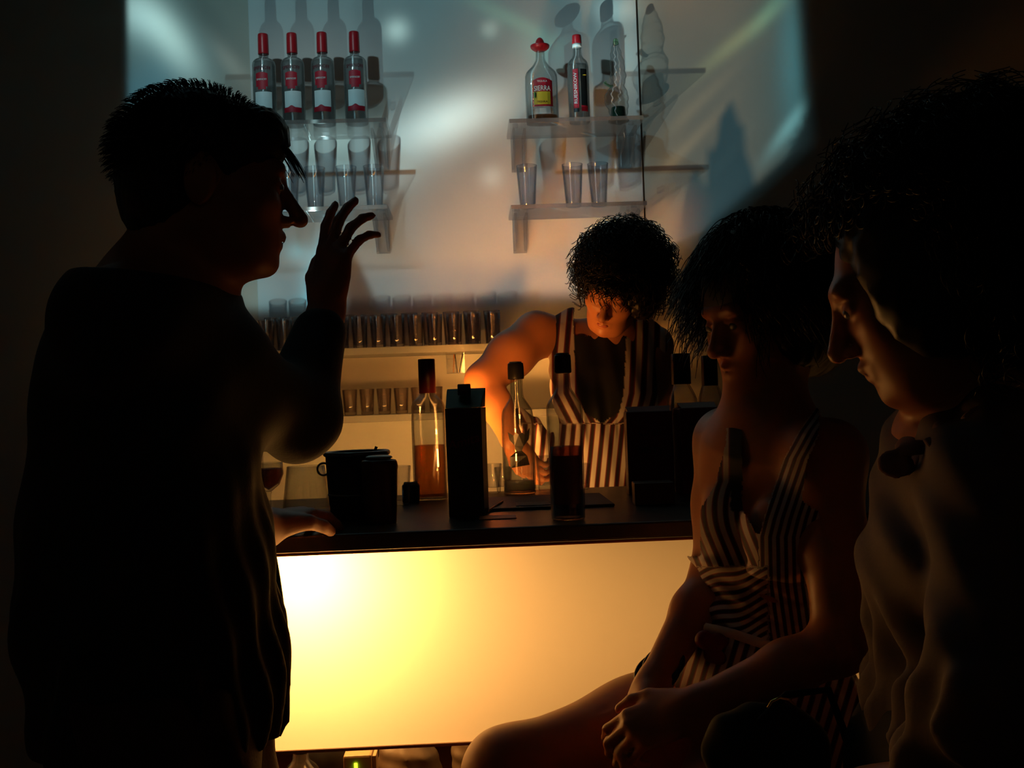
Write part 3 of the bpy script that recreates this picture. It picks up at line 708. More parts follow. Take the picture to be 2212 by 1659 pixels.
# ------------------------------------------------------------------ glasses
def tumbler(name, label, h, r0, r1, loc, group, m='tumbler', cat='glass', base=.010, rz=0):
    t = .0022
    prof = [(0, 0), (r0 * .85, 0), (r0, .002), (r1, h), (r1 - t * .5, h + .0008), (r1 - t, h), (r0 - t, base), (0, base)]
    o = lathe(name, prof, M[m], n=28, loc=(0, 0, 0)); o.location = loc; o.rotation_euler[2] = rz
    return tag(o, label, cat, group)
names4 = ['tall tumbler half hidden by the standing man, on the left clear shelf', 'second tall tumbler from the left bracket row, between two glasses on the left clear shelf',
          'tall tumbler standing apart in the middle of the left clear shelf', 'tall tumbler at the right end of the left clear shelf, over its bracket']
g0 = None
for px, lb in zip((626, 682, 750, 810), names4):
    p = W(px, 445, 3.46); h = .138
    o = tumbler('tumbler', lb, h, .0245, .0340, (p.x, 3.46, ZL_L + .0005), 'tall tumblers on the left clear shelf') if g0 is None else g0.copy()
    if g0 is None: g0 = o
    else: COL.objects.link(o); o.location = (p.x, 3.46, ZL_L + .0005); o['label'] = lb
for px, lb in zip((1140, 1239, 1294), ('tall tumbler alone at the left end of the right clear shelf', 'middle tumbler of the three on the right clear shelf', 'rightmost tumbler of the three on the right clear shelf')):
    p = W(px, 437, 3.46); o = g0.copy(); COL.objects.link(o); o.location = (p.x, 3.46, ZL_R + .0005); o['label'] = lb; o['group'] = 'tall tumblers on the right clear shelf'
# small tumblers, front and back row of the upper milky shelf
def row(pxs, y, z, h, r0, r1, labels, group, py):
    first = None
    for px, lb in zip(pxs, labels):
        p = W(px, py, y)
        if first is None:
            first = o = tumbler('tumbler', lb, h, r0, r1, (p.x, y, z + .0006), group, 'glass_smoke')
        else:
            o = first.copy(); COL.objects.link(o); o.location = (p.x, y, z + .0006); o['label'] = lb
        o.rotation_euler[2] = px * .37
ordn = ['first', 'second', 'third', 'fourth', 'fifth', 'sixth', 'seventh', 'eighth', 'ninth', 'tenth', 'eleventh', 'twelfth', 'thirteenth', 'fourteenth', 'fifteenth']
fr = (577, 615, 653, 692, 738, 778, 818, 858, 899, 940, 983, 1024, 1066)
bk = (590, 632, 672, 714, 756, 798, 842, 886, 930, 976, 1020, 1064)
row(fr, 3.40, Z5, .098, .0215, .0255, ['%s small tumbler from the left in the front row of the upper milky shelf' % ordn[i] for i in range(len(fr))], 'front row of tumblers on the upper milky shelf', 745)
row(bk, 3.500, Z5, .112, .0215, .0270, ['%s small tumbler from the left in the back row of the upper milky shelf' % ordn[i] for i in range(len(bk))], 'back row of tumblers on the upper milky shelf', 735)
lo_ = (584, 720, 757, 794, 831, 868, 905, 942)
row(lo_, 3.40, Z6, .080, .0190, .0235, ['%s short glass from the left on the lower milky shelf' % ordn[i] for i in range(len(lo_))], 'short glasses on the lower milky shelf', 890)
# clear holders hung under the upper milky shelf
def holder(px0, px1, py0, py1, label):
    y = 3.42; a, b_ = W(px0, py0, y), W(px1, py1, y); z0 = b_.z; x = (a.x + b_.x) / 2; w = (b_.x - a.x) / 2
    r = thing('straw_holder', label, 'holder', (x, y, z0), group='clear straw holders under the upper milky shelf')
    zt = Z5 - .0225 - z0; t = .002
    bm = bmesh.new()
    for lo, hi in (((-w, -.03, 0), (-w + t, .03, zt)), ((w - t, -.03, 0), (w, .03, zt)), ((-w + t, -.03, 0), (w - t, -.03 + t, zt * .7)), ((-w + t, .03 - t, 0), (w - t, .03, zt)), ((-w + t, -.03 + t, 0), (w - t, .03 - t, t))): add_box(bm, lo, hi)
    bm_obj('clear_case', bm, M['acrylic'], r)
    for i, (dx, tl) in enumerate(((-.008, .004), (.004, -.006), (.011, .012))):
        o = tube('straw', [(dx, 0, t + .001), (dx + tl, .004, zt * .92)], .0022, M['dark_plastic'] if i else M['label_orange'], r, 6)
    return r
holder(963, 1005, 748, 806, 'clear straw holder hanging below the upper shelf, left of the bartender\'s elbow')
holder(572, 600, 765, 842, 'narrow clear straw holder seen past the raised arm of the man')

# ------------------------------------------------------------------ bottles on the upper clear shelves
def shell(prof, t=.0022, neck=None):
    """outer profile (r,z) bottom to top -> closed glass wall profile"""
    out = [(0, 0)] + prof; inner = [(max(r - t, .002), z if i else z + .007) for i, (r, z) in enumerate(prof)]
    return fillet(out, it=1)[:] + inner[::-1] + [(0, prof[0][1] + .008)]
def liquid(prof, level, t=.0026):
    pts = [(max(r - t, .002), max(z, .0085)) for r, z in prof if z < level]
    # cut at level
    for (r0, z0), (r1, z1) in zip(prof[:-1], prof[1:]):
        if z0 < level <= z1: pts.append((r0 + (r1 - r0) * (level - z0) / (z1 - z0) - t, level))
    return [(0, pts[0][1])] + pts + [(0, level)]
def vodka(loc, label, parent_first=None):
    r = thing('vodka_bottle', label, 'bottle', loc, group='vodka bottles with red caps on the clear shelf')
    prof = [(.034, 0), (.037, .003), (.037, .196), (.0355, .206), (.029, .214), (.0175, .219), (.0150, .222), (.0150, .292)]
    lathe('bottle_body', shell(prof), M['glass'], r)
    lathe('liquor', liquid(prof, .205), M['liquid_clear'], r)
    lathe('cap', fillet([(0, .232), (.0168, .232), (.0172, .236), (.0166, .293), (.0150, .2985), (0, .2985)], it=1), M['cap_red'], r)
    patch('red_emblem', .0372, .120, .162, -122, -64, M['label_red'], r, top=lambda f: .004 * math.sin(f * PI), t=.0009)
    patch('emblem_point', .0372, .111, .120, -112, -74, M['label_red'], r, t=.0009)
    patch('paper_label', .0372, .052, .104, -130, -44, M['label_white'], r)
    patch('red_band', .0380, .036, .051, -134, -46, M['label_red'], r, top=lambda f: .007 * math.exp(-((f - .45) / .14) ** 2))
    text_mesh('lettering', 'SMIRNOFF', .0155, M['label_dred'], r, wrap_text(.0372, .180, -92, arch=3.0), squash=.80)
    text_mesh('emblem_lettering', 'SMIRNOFF', .0085, M['label_white'], r, wrap_text(.0384, .142, -93), squash=.8)
    return r
vl = ['leftmost red-capped vodka bottle, touched by the man\'s hair', 'second red-capped vodka bottle from the left', 'third red-capped vodka bottle from the left', 'red-capped vodka bottle set apart at the right of its row']
v0 = None
for px, lb in zip((574, 636, 701, 771), vl):
    p = W(px, 262, 3.46); loc = (p.x, 3.46, ZU_L + .0005)
    if v0 is None: v0 = vodka(loc, lb); o = v0
    else: o = copy_tree(v0); o.location = loc; o['label'] = lb
    o.rotation_euler[2] = {574: 0.0, 636: .04, 701: -.03, 771: .1}[px]
# tequila bottle with the red hat cap
p = W(1172, 255, 3.46); tq = thing('tequila_bottle', 'broad tequila bottle with a red sombrero cap and red label', 'bottle', (p.x, 3.46, ZU_R + .0005))
prof = [(.050, 0), (.0525, .003), (.0525, .152), (.047, .168), (.028, .186), (.0165, .205), (.0145, .215), (.0145, .238)]
lathe('bottle_body', shell(prof, .0028), M['glass'], tq, sy=.62, sq=.15, n=56)
lathe('liquor', liquid(prof, .025, .004), M['liquid_amber'], tq, sy=.60, sq=.15, n=56)
lathe('hat_cap', fillet([(0, .236), (.016, .236), (.030, .246), (.0315, .256), (.027, .250), (.0165, .251), (.0130, .270), (.006, .279), (0, .280)], it=1), M['cap_red'], tq)
patch('red_label', .0528, .050, .132, -128, -52, M['label_red'], tq, sy=.62, top=lambda f: .010 * math.sin(f * PI), t=.0008)
patch('yellow_picture', .0537, .056, .097, -120, -62, M['label_yellow'], tq, sy=.62, t=.0006)
patch('silver_band', .0528, .026, .044, -124, -56, M['label_white'], tq, sy=.62, t=.0006)
text_mesh('lettering', 'SIERRA', .0225, M['label_white'], tq, wrap_text(.0540, .107, -90, .62, arch=1.2), squash=.78)
text_mesh('small_lettering', 'TEQUILA', .0085, M['label_dred'], tq, wrap_text(.0545, .064, -92, .62))
text_mesh('shoulder_lettering', 'TEQUILA', .008, M['label_white'], tq, wrap_text(.0540, .130, -90, .62))
tube('cactus', [(-.024, -.0345, .078), (-.024, -.0345, .094)], .0022, M['label_green'], tq, 6)
# bottle with red and black split label
p = W(1252, 253, 3.46); kb = thing('vodka_bottle', 'slim bottle with a red cap and upright red and black label', 'bottle', (p.x, 3.46, ZU_R + .0005))
prof = [(.031, 0), (.0335, .003), (.0350, .176), (.031, .196), (.0185, .210), (.0135, .222), (.0130, .262)]
lathe('bottle_body', shell(prof), M['glass'], kb, sq=.1)
lathe('liquor', liquid(prof, .186), M['liquid_clear'], kb, sq=.1)
lathe('cap', fillet([(0, .256), (.0150, .256), (.0155, .260), (.0150, .282), (.0135, .285), (0, .285)], it=1), M['cap_red'], kb)
lathe('cap_ring', [(0, .244), (.0150, .244), (.0150, .2555), (0, .2555)], M['label_white'], kb)
patch('red_label', .0362, .040, .166, -124, -96, M['label_red'], kb)
patch('black_label', .0362, .030, .166, -84, -48, M['label_black'], kb)
patch('dark_foot', .0362, .028, .0395, -124, -96, M['label_black'], kb)
patch('red_foot', .0368, .030, .048, -84, -48, M['label_red'], kb)
lathe('gold_seal', [(0, 0), (.006, .0), (.006, .0008), (0, .0008)], M['label_yellow'], kb, 20, loc=(.017, -.0345, .145)).rotation_euler = (0, 0, 0)
text_mesh('lettering', 'RUESNIKOW', .0150, M['label_white'], kb, wrap_text_up(.0366, .104, -110), squash=1.15)
# empty figure-shaped bottle with green stopper
p = W(1336, 250, 3.46); fb = thing('figure_bottle', 'empty clear glass bottle shaped like a figure with green stopper', 'bottle', (p.x, 3.46, ZU_R + .0005))
S = Sculpt()
S.chain([(0.002, 0, .018), (.000, 0, .050), (-.008, 0, .078), (.0, 0, .110), (.004, 0, .150), (.002, 0, .190), (-.001, 0, .222), (-.001, 0, .250)], [.026, .028, .030, .0175, .021, .019, .0125, .0115], .02)
S.ell((-.016, -.004, .072), (.017, .018, .020)); S.ell((.016, -.004, .084), (.014, .017, .018)); S.cone((-.004, -.018, .078), (.004, -.016, .12), .006, .005, .01)
fbm = sculpt_obj('bottle_body', S, .0022, M['glass'], None, 2, mod=lambda F, X, Y, Z: F + .0010 * np.sin(Z * 260 + X * 120)); fbm.parent = fb
tube('side_spout', [(-.014, 0, .118), (-.026, -.004, .117), (-.036, -.006, .122), (-.042, -.006, .130)], [.0035, .0042, .0048, .0055], M['green_glass'], fb)
lathe('green_base', fillet([(0, 0), (.034, 0), (.034, .006), (.025, .012), (.0225, .046), (.021, .048), (0, .048)], it=1), M['liquid_green'], fb)
lathe('stopper', fillet([(0, .2505), (.0085, .2505), (.0095, .256), (.0085, .266), (.005, .271), (0, .272)], it=1), M['green_glass'], fb)

# ------------------------------------------------------------------ things on the counter
CZ = BAR_Z + .0006
def on_bar(px, py, y): q = W(px, py, y); return (q.x, y, CZ)
# red-capped square bottle, amber third
r = thing('liquor_bottle', 'clear square bottle with tall dark red cap, amber liquor in it', 'bottle', on_bar(931, 1062, 2.50))
prof = [(.036, 0), (.039, .004), (.039, .212), (.034, .226), (.022, .238), (.0165, .246), (.0165, .262)]
lathe('bottle_body', shell(prof, .003), M['glass'], r, sq=.35, n=56); lathe('liquor', liquid(prof, .125, .0045), M['liquid_amber'], r, sq=.35, n=56)
lathe('cap', [(0, .245), (.0195, .245), (.0195, .3215), (.0185, .3235), (0, .3235)], M['cap_dark_red'], r)
# juice carton with green top
cx, cyy = on_bar(1014, 1112, 2.13)[0], 2.13
r = thing('juice_carton', 'tall dark juice carton with a green folded top and screw cap', 'carton', (cx, cyy, CZ), math.radians(-8))
h = .245; w = .0345; bm = bmesh.new()
ring = lambda z, a, b: [bm.verts.new((x, y, z)) for x, y in ((-a, -b), (a, -b), (a, b), (-a, b))]
R0, R1 = ring(0, w, w), ring(h - .035, w * 1.02, w * 1.02)
for i in range(4): bm.faces.new((R0[i], R0[(i + 1) % 4], R1[(i + 1) % 4], R1[i]))
bm.faces.new(R0[::-1]); bm.faces.new(R1); bm_obj('carton_body', bm, M['carton_dark'], r, bevel=.003)
bm = bmesh.new()
A = [bm.verts.new(p_) for p_ in ((-w, -w, h - .0345), (w, -w, h - .0345), (w, w, h - .0345), (-w, w, h - .0345), (-w * 1.12, .012, h), (w * 1.12, .012, h), (-w * 1.12, .018, h + .004), (w * 1.12, .018, h + .004))]
for q in ((0, 1, 5, 4), (4, 5, 7, 6), (7, 2, 3, 6), (0, 4, 6, 3), (1, 2, 7, 5), (0, 3, 2, 1)): bm.faces.new([A[i] for i in q])
bmesh.ops.recalc_face_normals(bm, faces=bm.faces); bm_obj('folded_top', bm, M['carton_green'], r, bevel=.0015)
lathe('screw_cap', [(0, 0), (.013, 0), (.013, .020), (.012, .022), (0, .022)], M['cap_black'], r, 24, loc=(0, -.010, h - .010))
text_mesh('lettering', 'Amita', .026, M['label_dred'], r, lambda x, y, d: (x, -w * 1.02 - .0006 - d, .145 + y + x * .25))
# body of the added lamp, unseen behind the carton
r = thing('added_lamp', 'small added lamp, unseen behind the juice carton', 'lamp', (W(1009, 1080, 2.235).x, 2.215, CZ))
lathe('base', fillet([(0, 0), (.020, 0), (.020, .005), (.005, .008), (.004, .055), (0, .055)], it=1), M['dark_plastic'], r, 20)
lathe('lamp_shade', [(.012, 0), (.018, 0), (.030, .022), (.028, .022), (.016, .002), (.012, .002)], M['dark_plastic'], r, 24).matrix_local = Matrix.Translation((0, -.004, .075)) @ Matrix.Rotation(math.radians(-76), 4, 'X')
# bottle with the black bat-like emblem
r = thing('rum_bottle', 'clear round bottle with black cap and dark winged emblem, nearly empty', 'bottle', on_bar(1123, 1048, 2.56))
prof = [(.036, 0), (.0385, .004), (.0385, .175), (.036, .197), (.024, .216), (.0165, .228), (.0150, .245), (.0150, .290)]
lathe('bottle_body', shell(prof, .0025), M['glass'], r); lathe('liquor', liquid(prof, .030, .004), M['liquid_clear'], r)
lathe('cap', fillet([(0, .270), (.0185, .270), (.0195, .274), (.0190, .305), (.0170, .310), (0, .310)], it=1), M['cap_black'], r)
lathe('cap_top', [(0, .3102), (.0150, .3102), (.0140, .3125), (0, .3125)], M['cap_grey'], r)
def silhouette(name, pts, R, z, m, parent, ang=-90, t=.0008):
    bm = bmesh.new(); vs_ = [bm.verts.new((x, y, 0)) for x, y in pts]; f = bm.faces.new(vs_)
    ex = bmesh.ops.extrude_face_region(bm, geom=[f]); 
    for v in [g for g in ex['geom'] if isinstance(g, bmesh.types.BMVert)]: v.co.z = t
    bmesh.ops.triangulate(bm, faces=bm.faces)
    fn = wrap_text(R, z, ang)
    for v in bm.verts: v.co = Vector(fn(*v.co))
    bmesh.ops.recalc_face_normals(bm, faces=bm.faces); return bm_obj(name, bm, m, parent)
silhouette('winged_emblem', [(-.026, .022), (-.012, .014), (-.006, .020), (0, .016), (.008, .020), (.014, .015), (.028, .030), (.024, .004), (.010, -.012), (.006, -.022), (.018, -.034), (.024, -.056), (-.022, -.062), (-.022, -.036), (-.008, -.024), (-.010, -.010), (-.022, .004)], .0386, .125, M['label_black'], r)
# front bottle
r = thing('liquor_bottle', 'round bottle at the front edge of the counter, black grey-topped cap', 'bottle', on_bar(1228, 1122, 1.985))
prof = [(.029, 0), (.0315, .003), (.0325, .140), (.0340, .196), (.0325, .212), (.020, .230), (.0135, .240), (.0125, .256), (.0125, .292)]
lathe('bottle_body', shell(prof, .0025), M['glass'], r); lathe('liquor', liquid(prof, .134, .004), M['liquid_dark'], r)
lathe('cap', fillet([(0, .268), (.0150, .268), (.0158, .272), (.0152, .298), (.0140, .303), (0, .303)], it=1), M['cap_black'], r)
lathe('cap_top', [(0, .3032), (.0125, .3032), (.0115, .3055), (0, .3055)], M['cap_grey'], r)
patch('dark_label', .0330, .030, .118, -140, -50, M['can_brown'], r)
# two red cartons and a low box in front of the first
def red_carton(px, py, y, w, hh, rz, label, gw):
    r = thing('juice_carton', label, 'carton', on_bar(px, py, y), rz, group='dark red cartons on the right of the counter')
    box('carton_body', (-w, -.032, 0), (w, .032, hh), M['carton_red'], r, .002)
    bm = bmesh.new()
    A = [bm.verts.new(p_) for p_ in ((-w * .9, -.03, hh + .0005), (w * .9, -.03, hh + .0005), (w * .9, .03, hh + .0005), (-w * .9, .03, hh + .0005), (-w * .98, -.003, hh + .012), (w * .98, -.003, hh + .012), (w * .98, .003, hh + .012), (-w * .98, .003, hh + .012))]
    for q in ((0, 1, 5, 4), (4, 5, 6, 7), (7, 6, 2, 3), (0, 4, 7, 3), (1, 2, 6, 5), (0, 3, 2, 1)): bm.faces.new([A[i] for i in q])
    bmesh.ops.recalc_face_normals(bm, faces=bm.faces); bm_obj('sealed_top', bm, M['carton_red'], r)
    for i, s_ in enumerate(gw):
        text_mesh('lettering', s_, .026, M['carton_dark'], r, (lambda zz: (lambda x, y, d: (x, -.0326 - d, zz + y)))(hh - .045 - i * .038))
    return r
red_carton(1405, 1058, 2.42, .0510, .185, -.05, 'wide dark red carton before the bartender, beside her striped waist', ('Cran', 'berry'))
red_carton(1509, 1068, 2.40, .0440, .190, .08, 'dark red carton half covered by the seated woman\'s arm', ('Cran',))
r = thing('napkin_box', 'low dark napkin box in front of the wide red carton', 'box', on_bar(1412, 1100, 2.20), -.05)
box('box_body', (-.040, -.030, 0), (.040, .030, .045), M['carton_dark'], r, .002); box('slot_flap', (-.004, -.0315, .004), (-.001, -.0302, .042), M['dark_plastic'], r)
# two bottles with square dark caps behind the cartons
def decanter(px, y, hh, cw, label, rb):
    r = thing('liquor_bottle', label, 'bottle', on_bar(px, 1040, y), group='dark-capped bottles behind the red cartons')
    prof = [(rb * .95, 0), (rb, .004), (rb, hh - .125), (rb * .93, hh - .105), (.022, hh - .080), (.018, hh - .072), (.018, hh - .06)]
    lathe('bottle_body', shell(prof, .003), M['glass'], r, sq=.2); lathe('liquor', liquid(prof, hh * .5, .0045), M['liquid_dark'], r, sq=.2)
    lathe('cap', [(0, hh - .073), (cw, hh - .073), (cw, hh - .002), (cw - .001, hh), (0, hh)], M['cap_black'], r, sq=.3); return r
decanter(1480, 2.575, .318, .0225, 'bottle with square black cap in front of the beige wall', .036)
decanter(1542, 2.600, .312, .0190, 'dark-capped bottle next to the seated woman\'s chin', .030)
# small glasses at the back edge in the middle
sg = None
for i, (px, y, hh, lb) in enumerate([(1066, 2.60, .070, 'shot glass right of the juice carton, nearest to it'), (1088, 2.615, .060, 'shot glass between the juice carton and the rum bottle'),
                              (1178, 2.60, .085, 'shot glass just right of the rum bottle at the back edge'), (1258, 2.61, .062, 'shot glass behind the front bottle, before the striped waist')]):
    o = tumbler('shot_glass', lb, hh, .0165, .0215, on_bar(px, 1045, y), 'shot glasses on the back edge of the counter', 'tumbler', base=.014)
# bucket, can, glasses on the left of the counter
r = thing('ice_bucket', 'wide dark ice bucket with a thick rim on the left of the bar', 'bucket', on_bar(775, 1105, 2.14))
lathe('bucket_body', fillet([(0, 0), (.052, 0), (.055, .004), (.062, .128), (.059, .128), (.051, .008), (0, .008)], it=1), M['dark_plastic'], r)
torus('rim', (0, 0, .129), .0610, .0048, M['metal'], r); torus('band', (0, 0, .050), .0575, .0020, M['metal'], r)
for s_ in (-1, 1): torus('ring_handle', (s_ * .066, 0, .100), .012, .0022, M['metal'], r, rot=Matrix.Rotation(PI / 2, 3, 'X'), n=24, k=8)
tube('ice_tongs', [(.02, .0, .02), (.03, .01, .12), (.038, .012, .140)], .003, M['metal'], r, 6)
r = thing('cocktail_shaker', 'tall brown tin shaker standing right in front of the ice bucket', 'shaker', on_bar(823, 1125, 2.04))
lathe('shaker_body', fillet([(0, 0), (.028, 0), (.030, .003), (.0345, .104), (.0345, .114), (.031, .120), (.0, .121)], it=1), M['can_brown'], r)
lathe('lid', fillet([(0, .1212), (.026, .1212), (.025, .1255), (.018, .128), (0, .128)], it=1), M['metal'], r)
r = thing('water_jug', 'clear flared glass vessel behind the man\'s resting hand', 'glass', on_bar(663, 1078, 2.32))
lathe('vessel_body', [(0, 0), (.050, 0), (.052, .003), (.046, .050), (.040, .098), (.038, .098), (.043, .050), (.049, .008), (0, .008)], M['glass'], r)
r = thing('wine_glass', 'stemmed glass with dark drink against the man\'s shirt front', 'glass', on_bar(581, 1075, 2.24))
lathe('bowl', [(0, .052), (.006, .053), (.022, .066), (.031, .088), (.030, .112), (.0288, .112), (.0295, .088), (.021, .0685), (.0, .056)], M['glass'], r)
lathe('stem', fillet([(0, 0), (.029, 0), (.029, .002), (.006, .006), (.0042, .012), (.0042, .046), (.007, .0525), (0, .0525)], it=1), M['glass'], r)
lathe('drink', [(0, .0572), (.019, .0695), (.0282, .087), (.0284, .100), (0, .100)], M['liquid_dark'], r)
o = tumbler('tumbler', 'small clear glass with pale drink behind the brown shaker', .085, .019, .024, on_bar(866, 1078, 2.40), None)
o['group'] = 'loose glasses on the counter'
r = thing('coaster_holder', 'small black coaster holder beside the foot of the red-capped bottle', 'holder', on_bar(888, 1072, 2.46))
box('holder_body', (-.019, -.02, 0), (.019, .02, .040), M['dark_plastic'], r, .003); box('coaster_stack', (-.015, -.016, .0405), (.015, .016, .044), M['paper'], r)
# rubber mat with a till receipt
c0 = W(1150, 1075, 2.30)
mt = box('bar_mat', (c0.x - .13, 2.18, BAR_Z + .0005), (c0.x + .16, 2.44, BAR_Z + .006), M['rubber'], bevel=.002); tag(mt, 'black rubber bar mat lying in the middle of the counter', 'mat')
c1 = W(1150, 1080, 2.24)
pp = box('receipt', (c1.x - .035, 2.20, BAR_Z + .0065), (c1.x + .035, 2.27, BAR_Z + .0075), M['paper']); tag(pp, 'small paper note lying on the black bar mat', 'paper')
c1 = W(1075, 1115, 2.06)
pp = box('beer_mat', (c1.x - .035, 2.03, BAR_Z + .0005), (c1.x + .035, 2.09, BAR_Z + .002), M['label_orange'], rz=0); tag(pp, 'orange-brown beer mat right of the juice carton\'s foot', 'beer mat')
o = tube('drinking_straw', [tuple(W(1045, 1100, 2.12).xy) + (BAR_Z + .003,), tuple(W(1085, 1070, 2.28).xy) + (BAR_Z + .0095,)], .0024, M['label_orange'], None, 8); tag(o, 'loose straw leaning onto the black bar mat', 'straw')
# the video projector itself
r = thing('video_projector', 'small dark video projector on the counter behind the standing man', 'projector', (PROJ.x, PROJ.y - .10, BAR_Z + .001))
box('housing', (-.09, -.07, .012), (.09, .055, .100), M['dark_plastic'], r, .006)
lathe('lens_ring', [(.016, 0), (.024, 0), (.024, .020), (.016, .020)], M['metal'], r, 28, loc=(0, 0, 0)).matrix_local = Matrix.Translation((0, .0555, .0735)) @ Matrix.Rotation(-PI / 2, 4, 'X')
for a_ in (-.07, .07):
    for b_ in (-.055, .04): lathe('foot', [(0, 0), (.008, 0), (.008, .0115), (0, .0115)], M['cap_black'], r, 12, loc=(a_, b_, 0))

# ------------------------------------------------------------------ storage shelf under the glowing front
SZ = .5206
def under(px, y): return (W(px, 1640, y).x, y, SZ)
r = thing('soda_bottle', 'narrow clear bottle at the left end of the storage shelf', 'bottle', under(578, 2.00))
prof = [(.026, 0), (.028, .004), (.028, .11), (.012, .15), (.011, .185)]
lathe('bottle_body', shell(prof), M['glass'], r); lathe('cap', [(0, .1855), (.013, .1855), (.013, .198), (0, .198)], M['label_white'], r)
r = thing('liquor_bottle', 'orange-labelled bottle on the storage shelf under the bar front', 'bottle', under(650, 2.04))
prof = [(.038, 0), (.040, .004), (.040, .105), (.030, .130), (.015, .145), (.014, .160)]
lathe('bottle_body', shell(prof), M['glass'], r, sq=.2); lathe('liquor', liquid(prof, .10, .004), M['liquid_amber'], r, sq=.2)
patch('orange_label', .0404, .02, .125, -150, -30, M['label_orange'], r, top=lambda f: -.012 * abs(2 * f - 1)); lathe('cap', [(0, .1605), (.016, .1605), (.016, .178), (0, .178)], M['cap_black'], r)
text_mesh('lettering', 'Amf', .030, M['label_black'], r, wrap_text(.0412, .100, -88))
r = thing('round_tin', 'round red and cream tin standing on edge on the storage shelf', 'tin', (W(708, 1640, 2.12).x, 2.13, SZ + .0005))
for nm, R_, m_, dy in (('tin_body', .068, 'dark_plastic', 0), ('cream_ring', .056, 'label_orange', -.0105), ('red_centre', .038, 'label_red', -.0118)):
    o = lathe(nm, [(0, 0), (R_, 0), (R_, .020 if nm == 'tin_body' else .001), (0, .020 if nm == 'tin_body' else .001)], M[m_], r, 40)
    o.matrix_local = Matrix.Translation((0, .010 + (dy if dy else 0) - (0 if dy else .010), .068 + (0.045))) @ Matrix.Rotation(PI / 2, 4, 'X')
box('stand', (-.03, -.018, 0), (.03, .008, .0445), M['dark_plastic'], r, .002)
r = thing('power_adapter', 'cream power supply with a green light on the storage shelf', 'power supply', under(776, 2.02))
box('adapter_body', (-.026, -.03, 0), (.026, .03, .165), M['cream'], r, .004); box('indicator_light', (-.006, -.0325, .135), (.000, -.0305, .152), M['led'], r, .0008)
box('side_rib', (.0265, -.02, 0), (.033, .02, .160), M['cream'], r, .001)
def sack(px, y, w, d, hh, seed, label):
    rg = np.random.default_rng(seed); S = Sculpt(); c = under(px, y)
    for i in range(14):
        a = rg.uniform(-1, 1, 3); S.ell((c[0] + a[0] * w * .55, c[1] + a[1] * d * .5, SZ + .003 + hh * (.45 + .30 * a[2])), (w * .45, d * .45, hh * .26), None, .03)
    o = sculpt_obj('plastic_bag', S, .006, M['bag'], None, 1, mod=lambda F, X, Y, Z: np.maximum(F + .004 * np.sin(X * 90 + Z * 130) * np.sin(Z * 80 - X * 60), (SZ + .001) - Z + 0 * X + 0 * Y))
    return tag(o, label, 'bag', 'crumpled bags on the storage shelf')
sack(880, 2.13, .060, .06, .17, 3, 'crumpled dull plastic bag right of the cream power supply')
sack(1030, 2.13, .045, .06, .175, 4, 'second crumpled bag on the storage shelf, just left of the knee')

# ================================================================== PEOPLE
rng = np.random.default_rng(7)
V3 = lambda px, py, y: np.array(W(px, py, y))
def fan(n, seed, keep):
    """n random unit directions kept by keep(x, y, z) in head space (x right, y forward, z up)"""
    rg = np.random.default_rng(seed); out = []
    while len(out) < n:
        d = rg.normal(size=3); d /= np.linalg.norm(d)
        if keep(*d): out.append(d)
    return np.array(out)
def hair_obj(name, paths, rr, m, parent, sides=4):
    V, F = tube_mesh(paths, rr, sides); return mesh_np(name, V - np.array(parent.location), F, m, parent)
def cut_faces(o, fn):
    """open the cloth where fn(world points) says so"""
    off = np.array(o.parent.location) if o.parent else 0
    n = len(o.data.vertices); co = np.empty(n * 3, dtype=np.float32); o.data.vertices.foreach_get('co', co); mask = fn(co.reshape(-1, 3) + off)
    bm = bmesh.new(); bm.from_mesh(o.data); bm.verts.ensure_lookup_table()
    bmesh.ops.delete(bm, geom=[bm.verts[i] for i in np.nonzero(mask)[0]], context='VERTS'); bm.to_mesh(o.data); bm.free()
def interp(y, pts):
    ys = [p[0] for p in pts]; xs = [p[1] for p in pts]; return np.interp(y, ys, xs)
def eyes(parent, L, R, s, closed=False):
    for sx in (-1, 1):
        c = L(sx * .031, .0805, .002); S = Sculpt(); S.ell(c, (.0115 * s, .0125 * s, .0085 * s), R); o = sculpt_obj('eye', S, .0022, M['eye'], parent, 1)
def shoe(parent, x, y, a, name='shoe'):
    S = Sculpt(); f = Vector((math.cos(a), math.sin(a), 0)); c = Vector((x, y, 0))
    S.cone(c + f * -.05 + Vector((0, 0, .042)), c + f * .12 + Vector((0, 0, .036)), .040, .032, .03); S.cone(c + f * -.02 + Vector((0, 0, .04)), c + Vector((0, 0, .10)), .040, .038, .03)
    sculpt_obj(name, S, .007, M['dark_plastic'], parent, 1, mod=lambda F, X, Y, Z: np.maximum(F, .002 - Z + 0 * X + 0 * Y))

# ------------------------------------------------------------------ the standing man on the left, side on
man = thing('person', 'dark silhouetted man standing side on at the left, one forearm raised', 'person', (W(340, 1500, 1.45).x, 1.45, 0.0))
mf = np.array((.95, .30, 0)); mR = rotm(mf)
S = Sculpt()
ms = .99; mc = V3(455, 402, 1.42)
neck = V3(372, 640, 1.46)
L, R = head(S, mc, (.95, .24, -.10), s=ms, neck=neck, nose=1.45, neck_r=.058)
for sx in (-1, 1): S.ell(L(sx * .078, -.014, -.008), np.array((.010, .020, .033)) * ms, R, .006)
S.cone(neck, V3(365, 700, 1.46), .065, .09, .05)
S.ell(V3(335, 870, 1.45), (.165, .110, .20), mR, .06); S.ell(V3(340, 1180, 1.45), (.150, .115, .18), mR, .08); S.ell(V3(350, 1450, 1.45), (.140, .105, .15), mR, .08)
nsh, fsh = V3(270, 700, 1.31), V3(405, 720, 1.62)
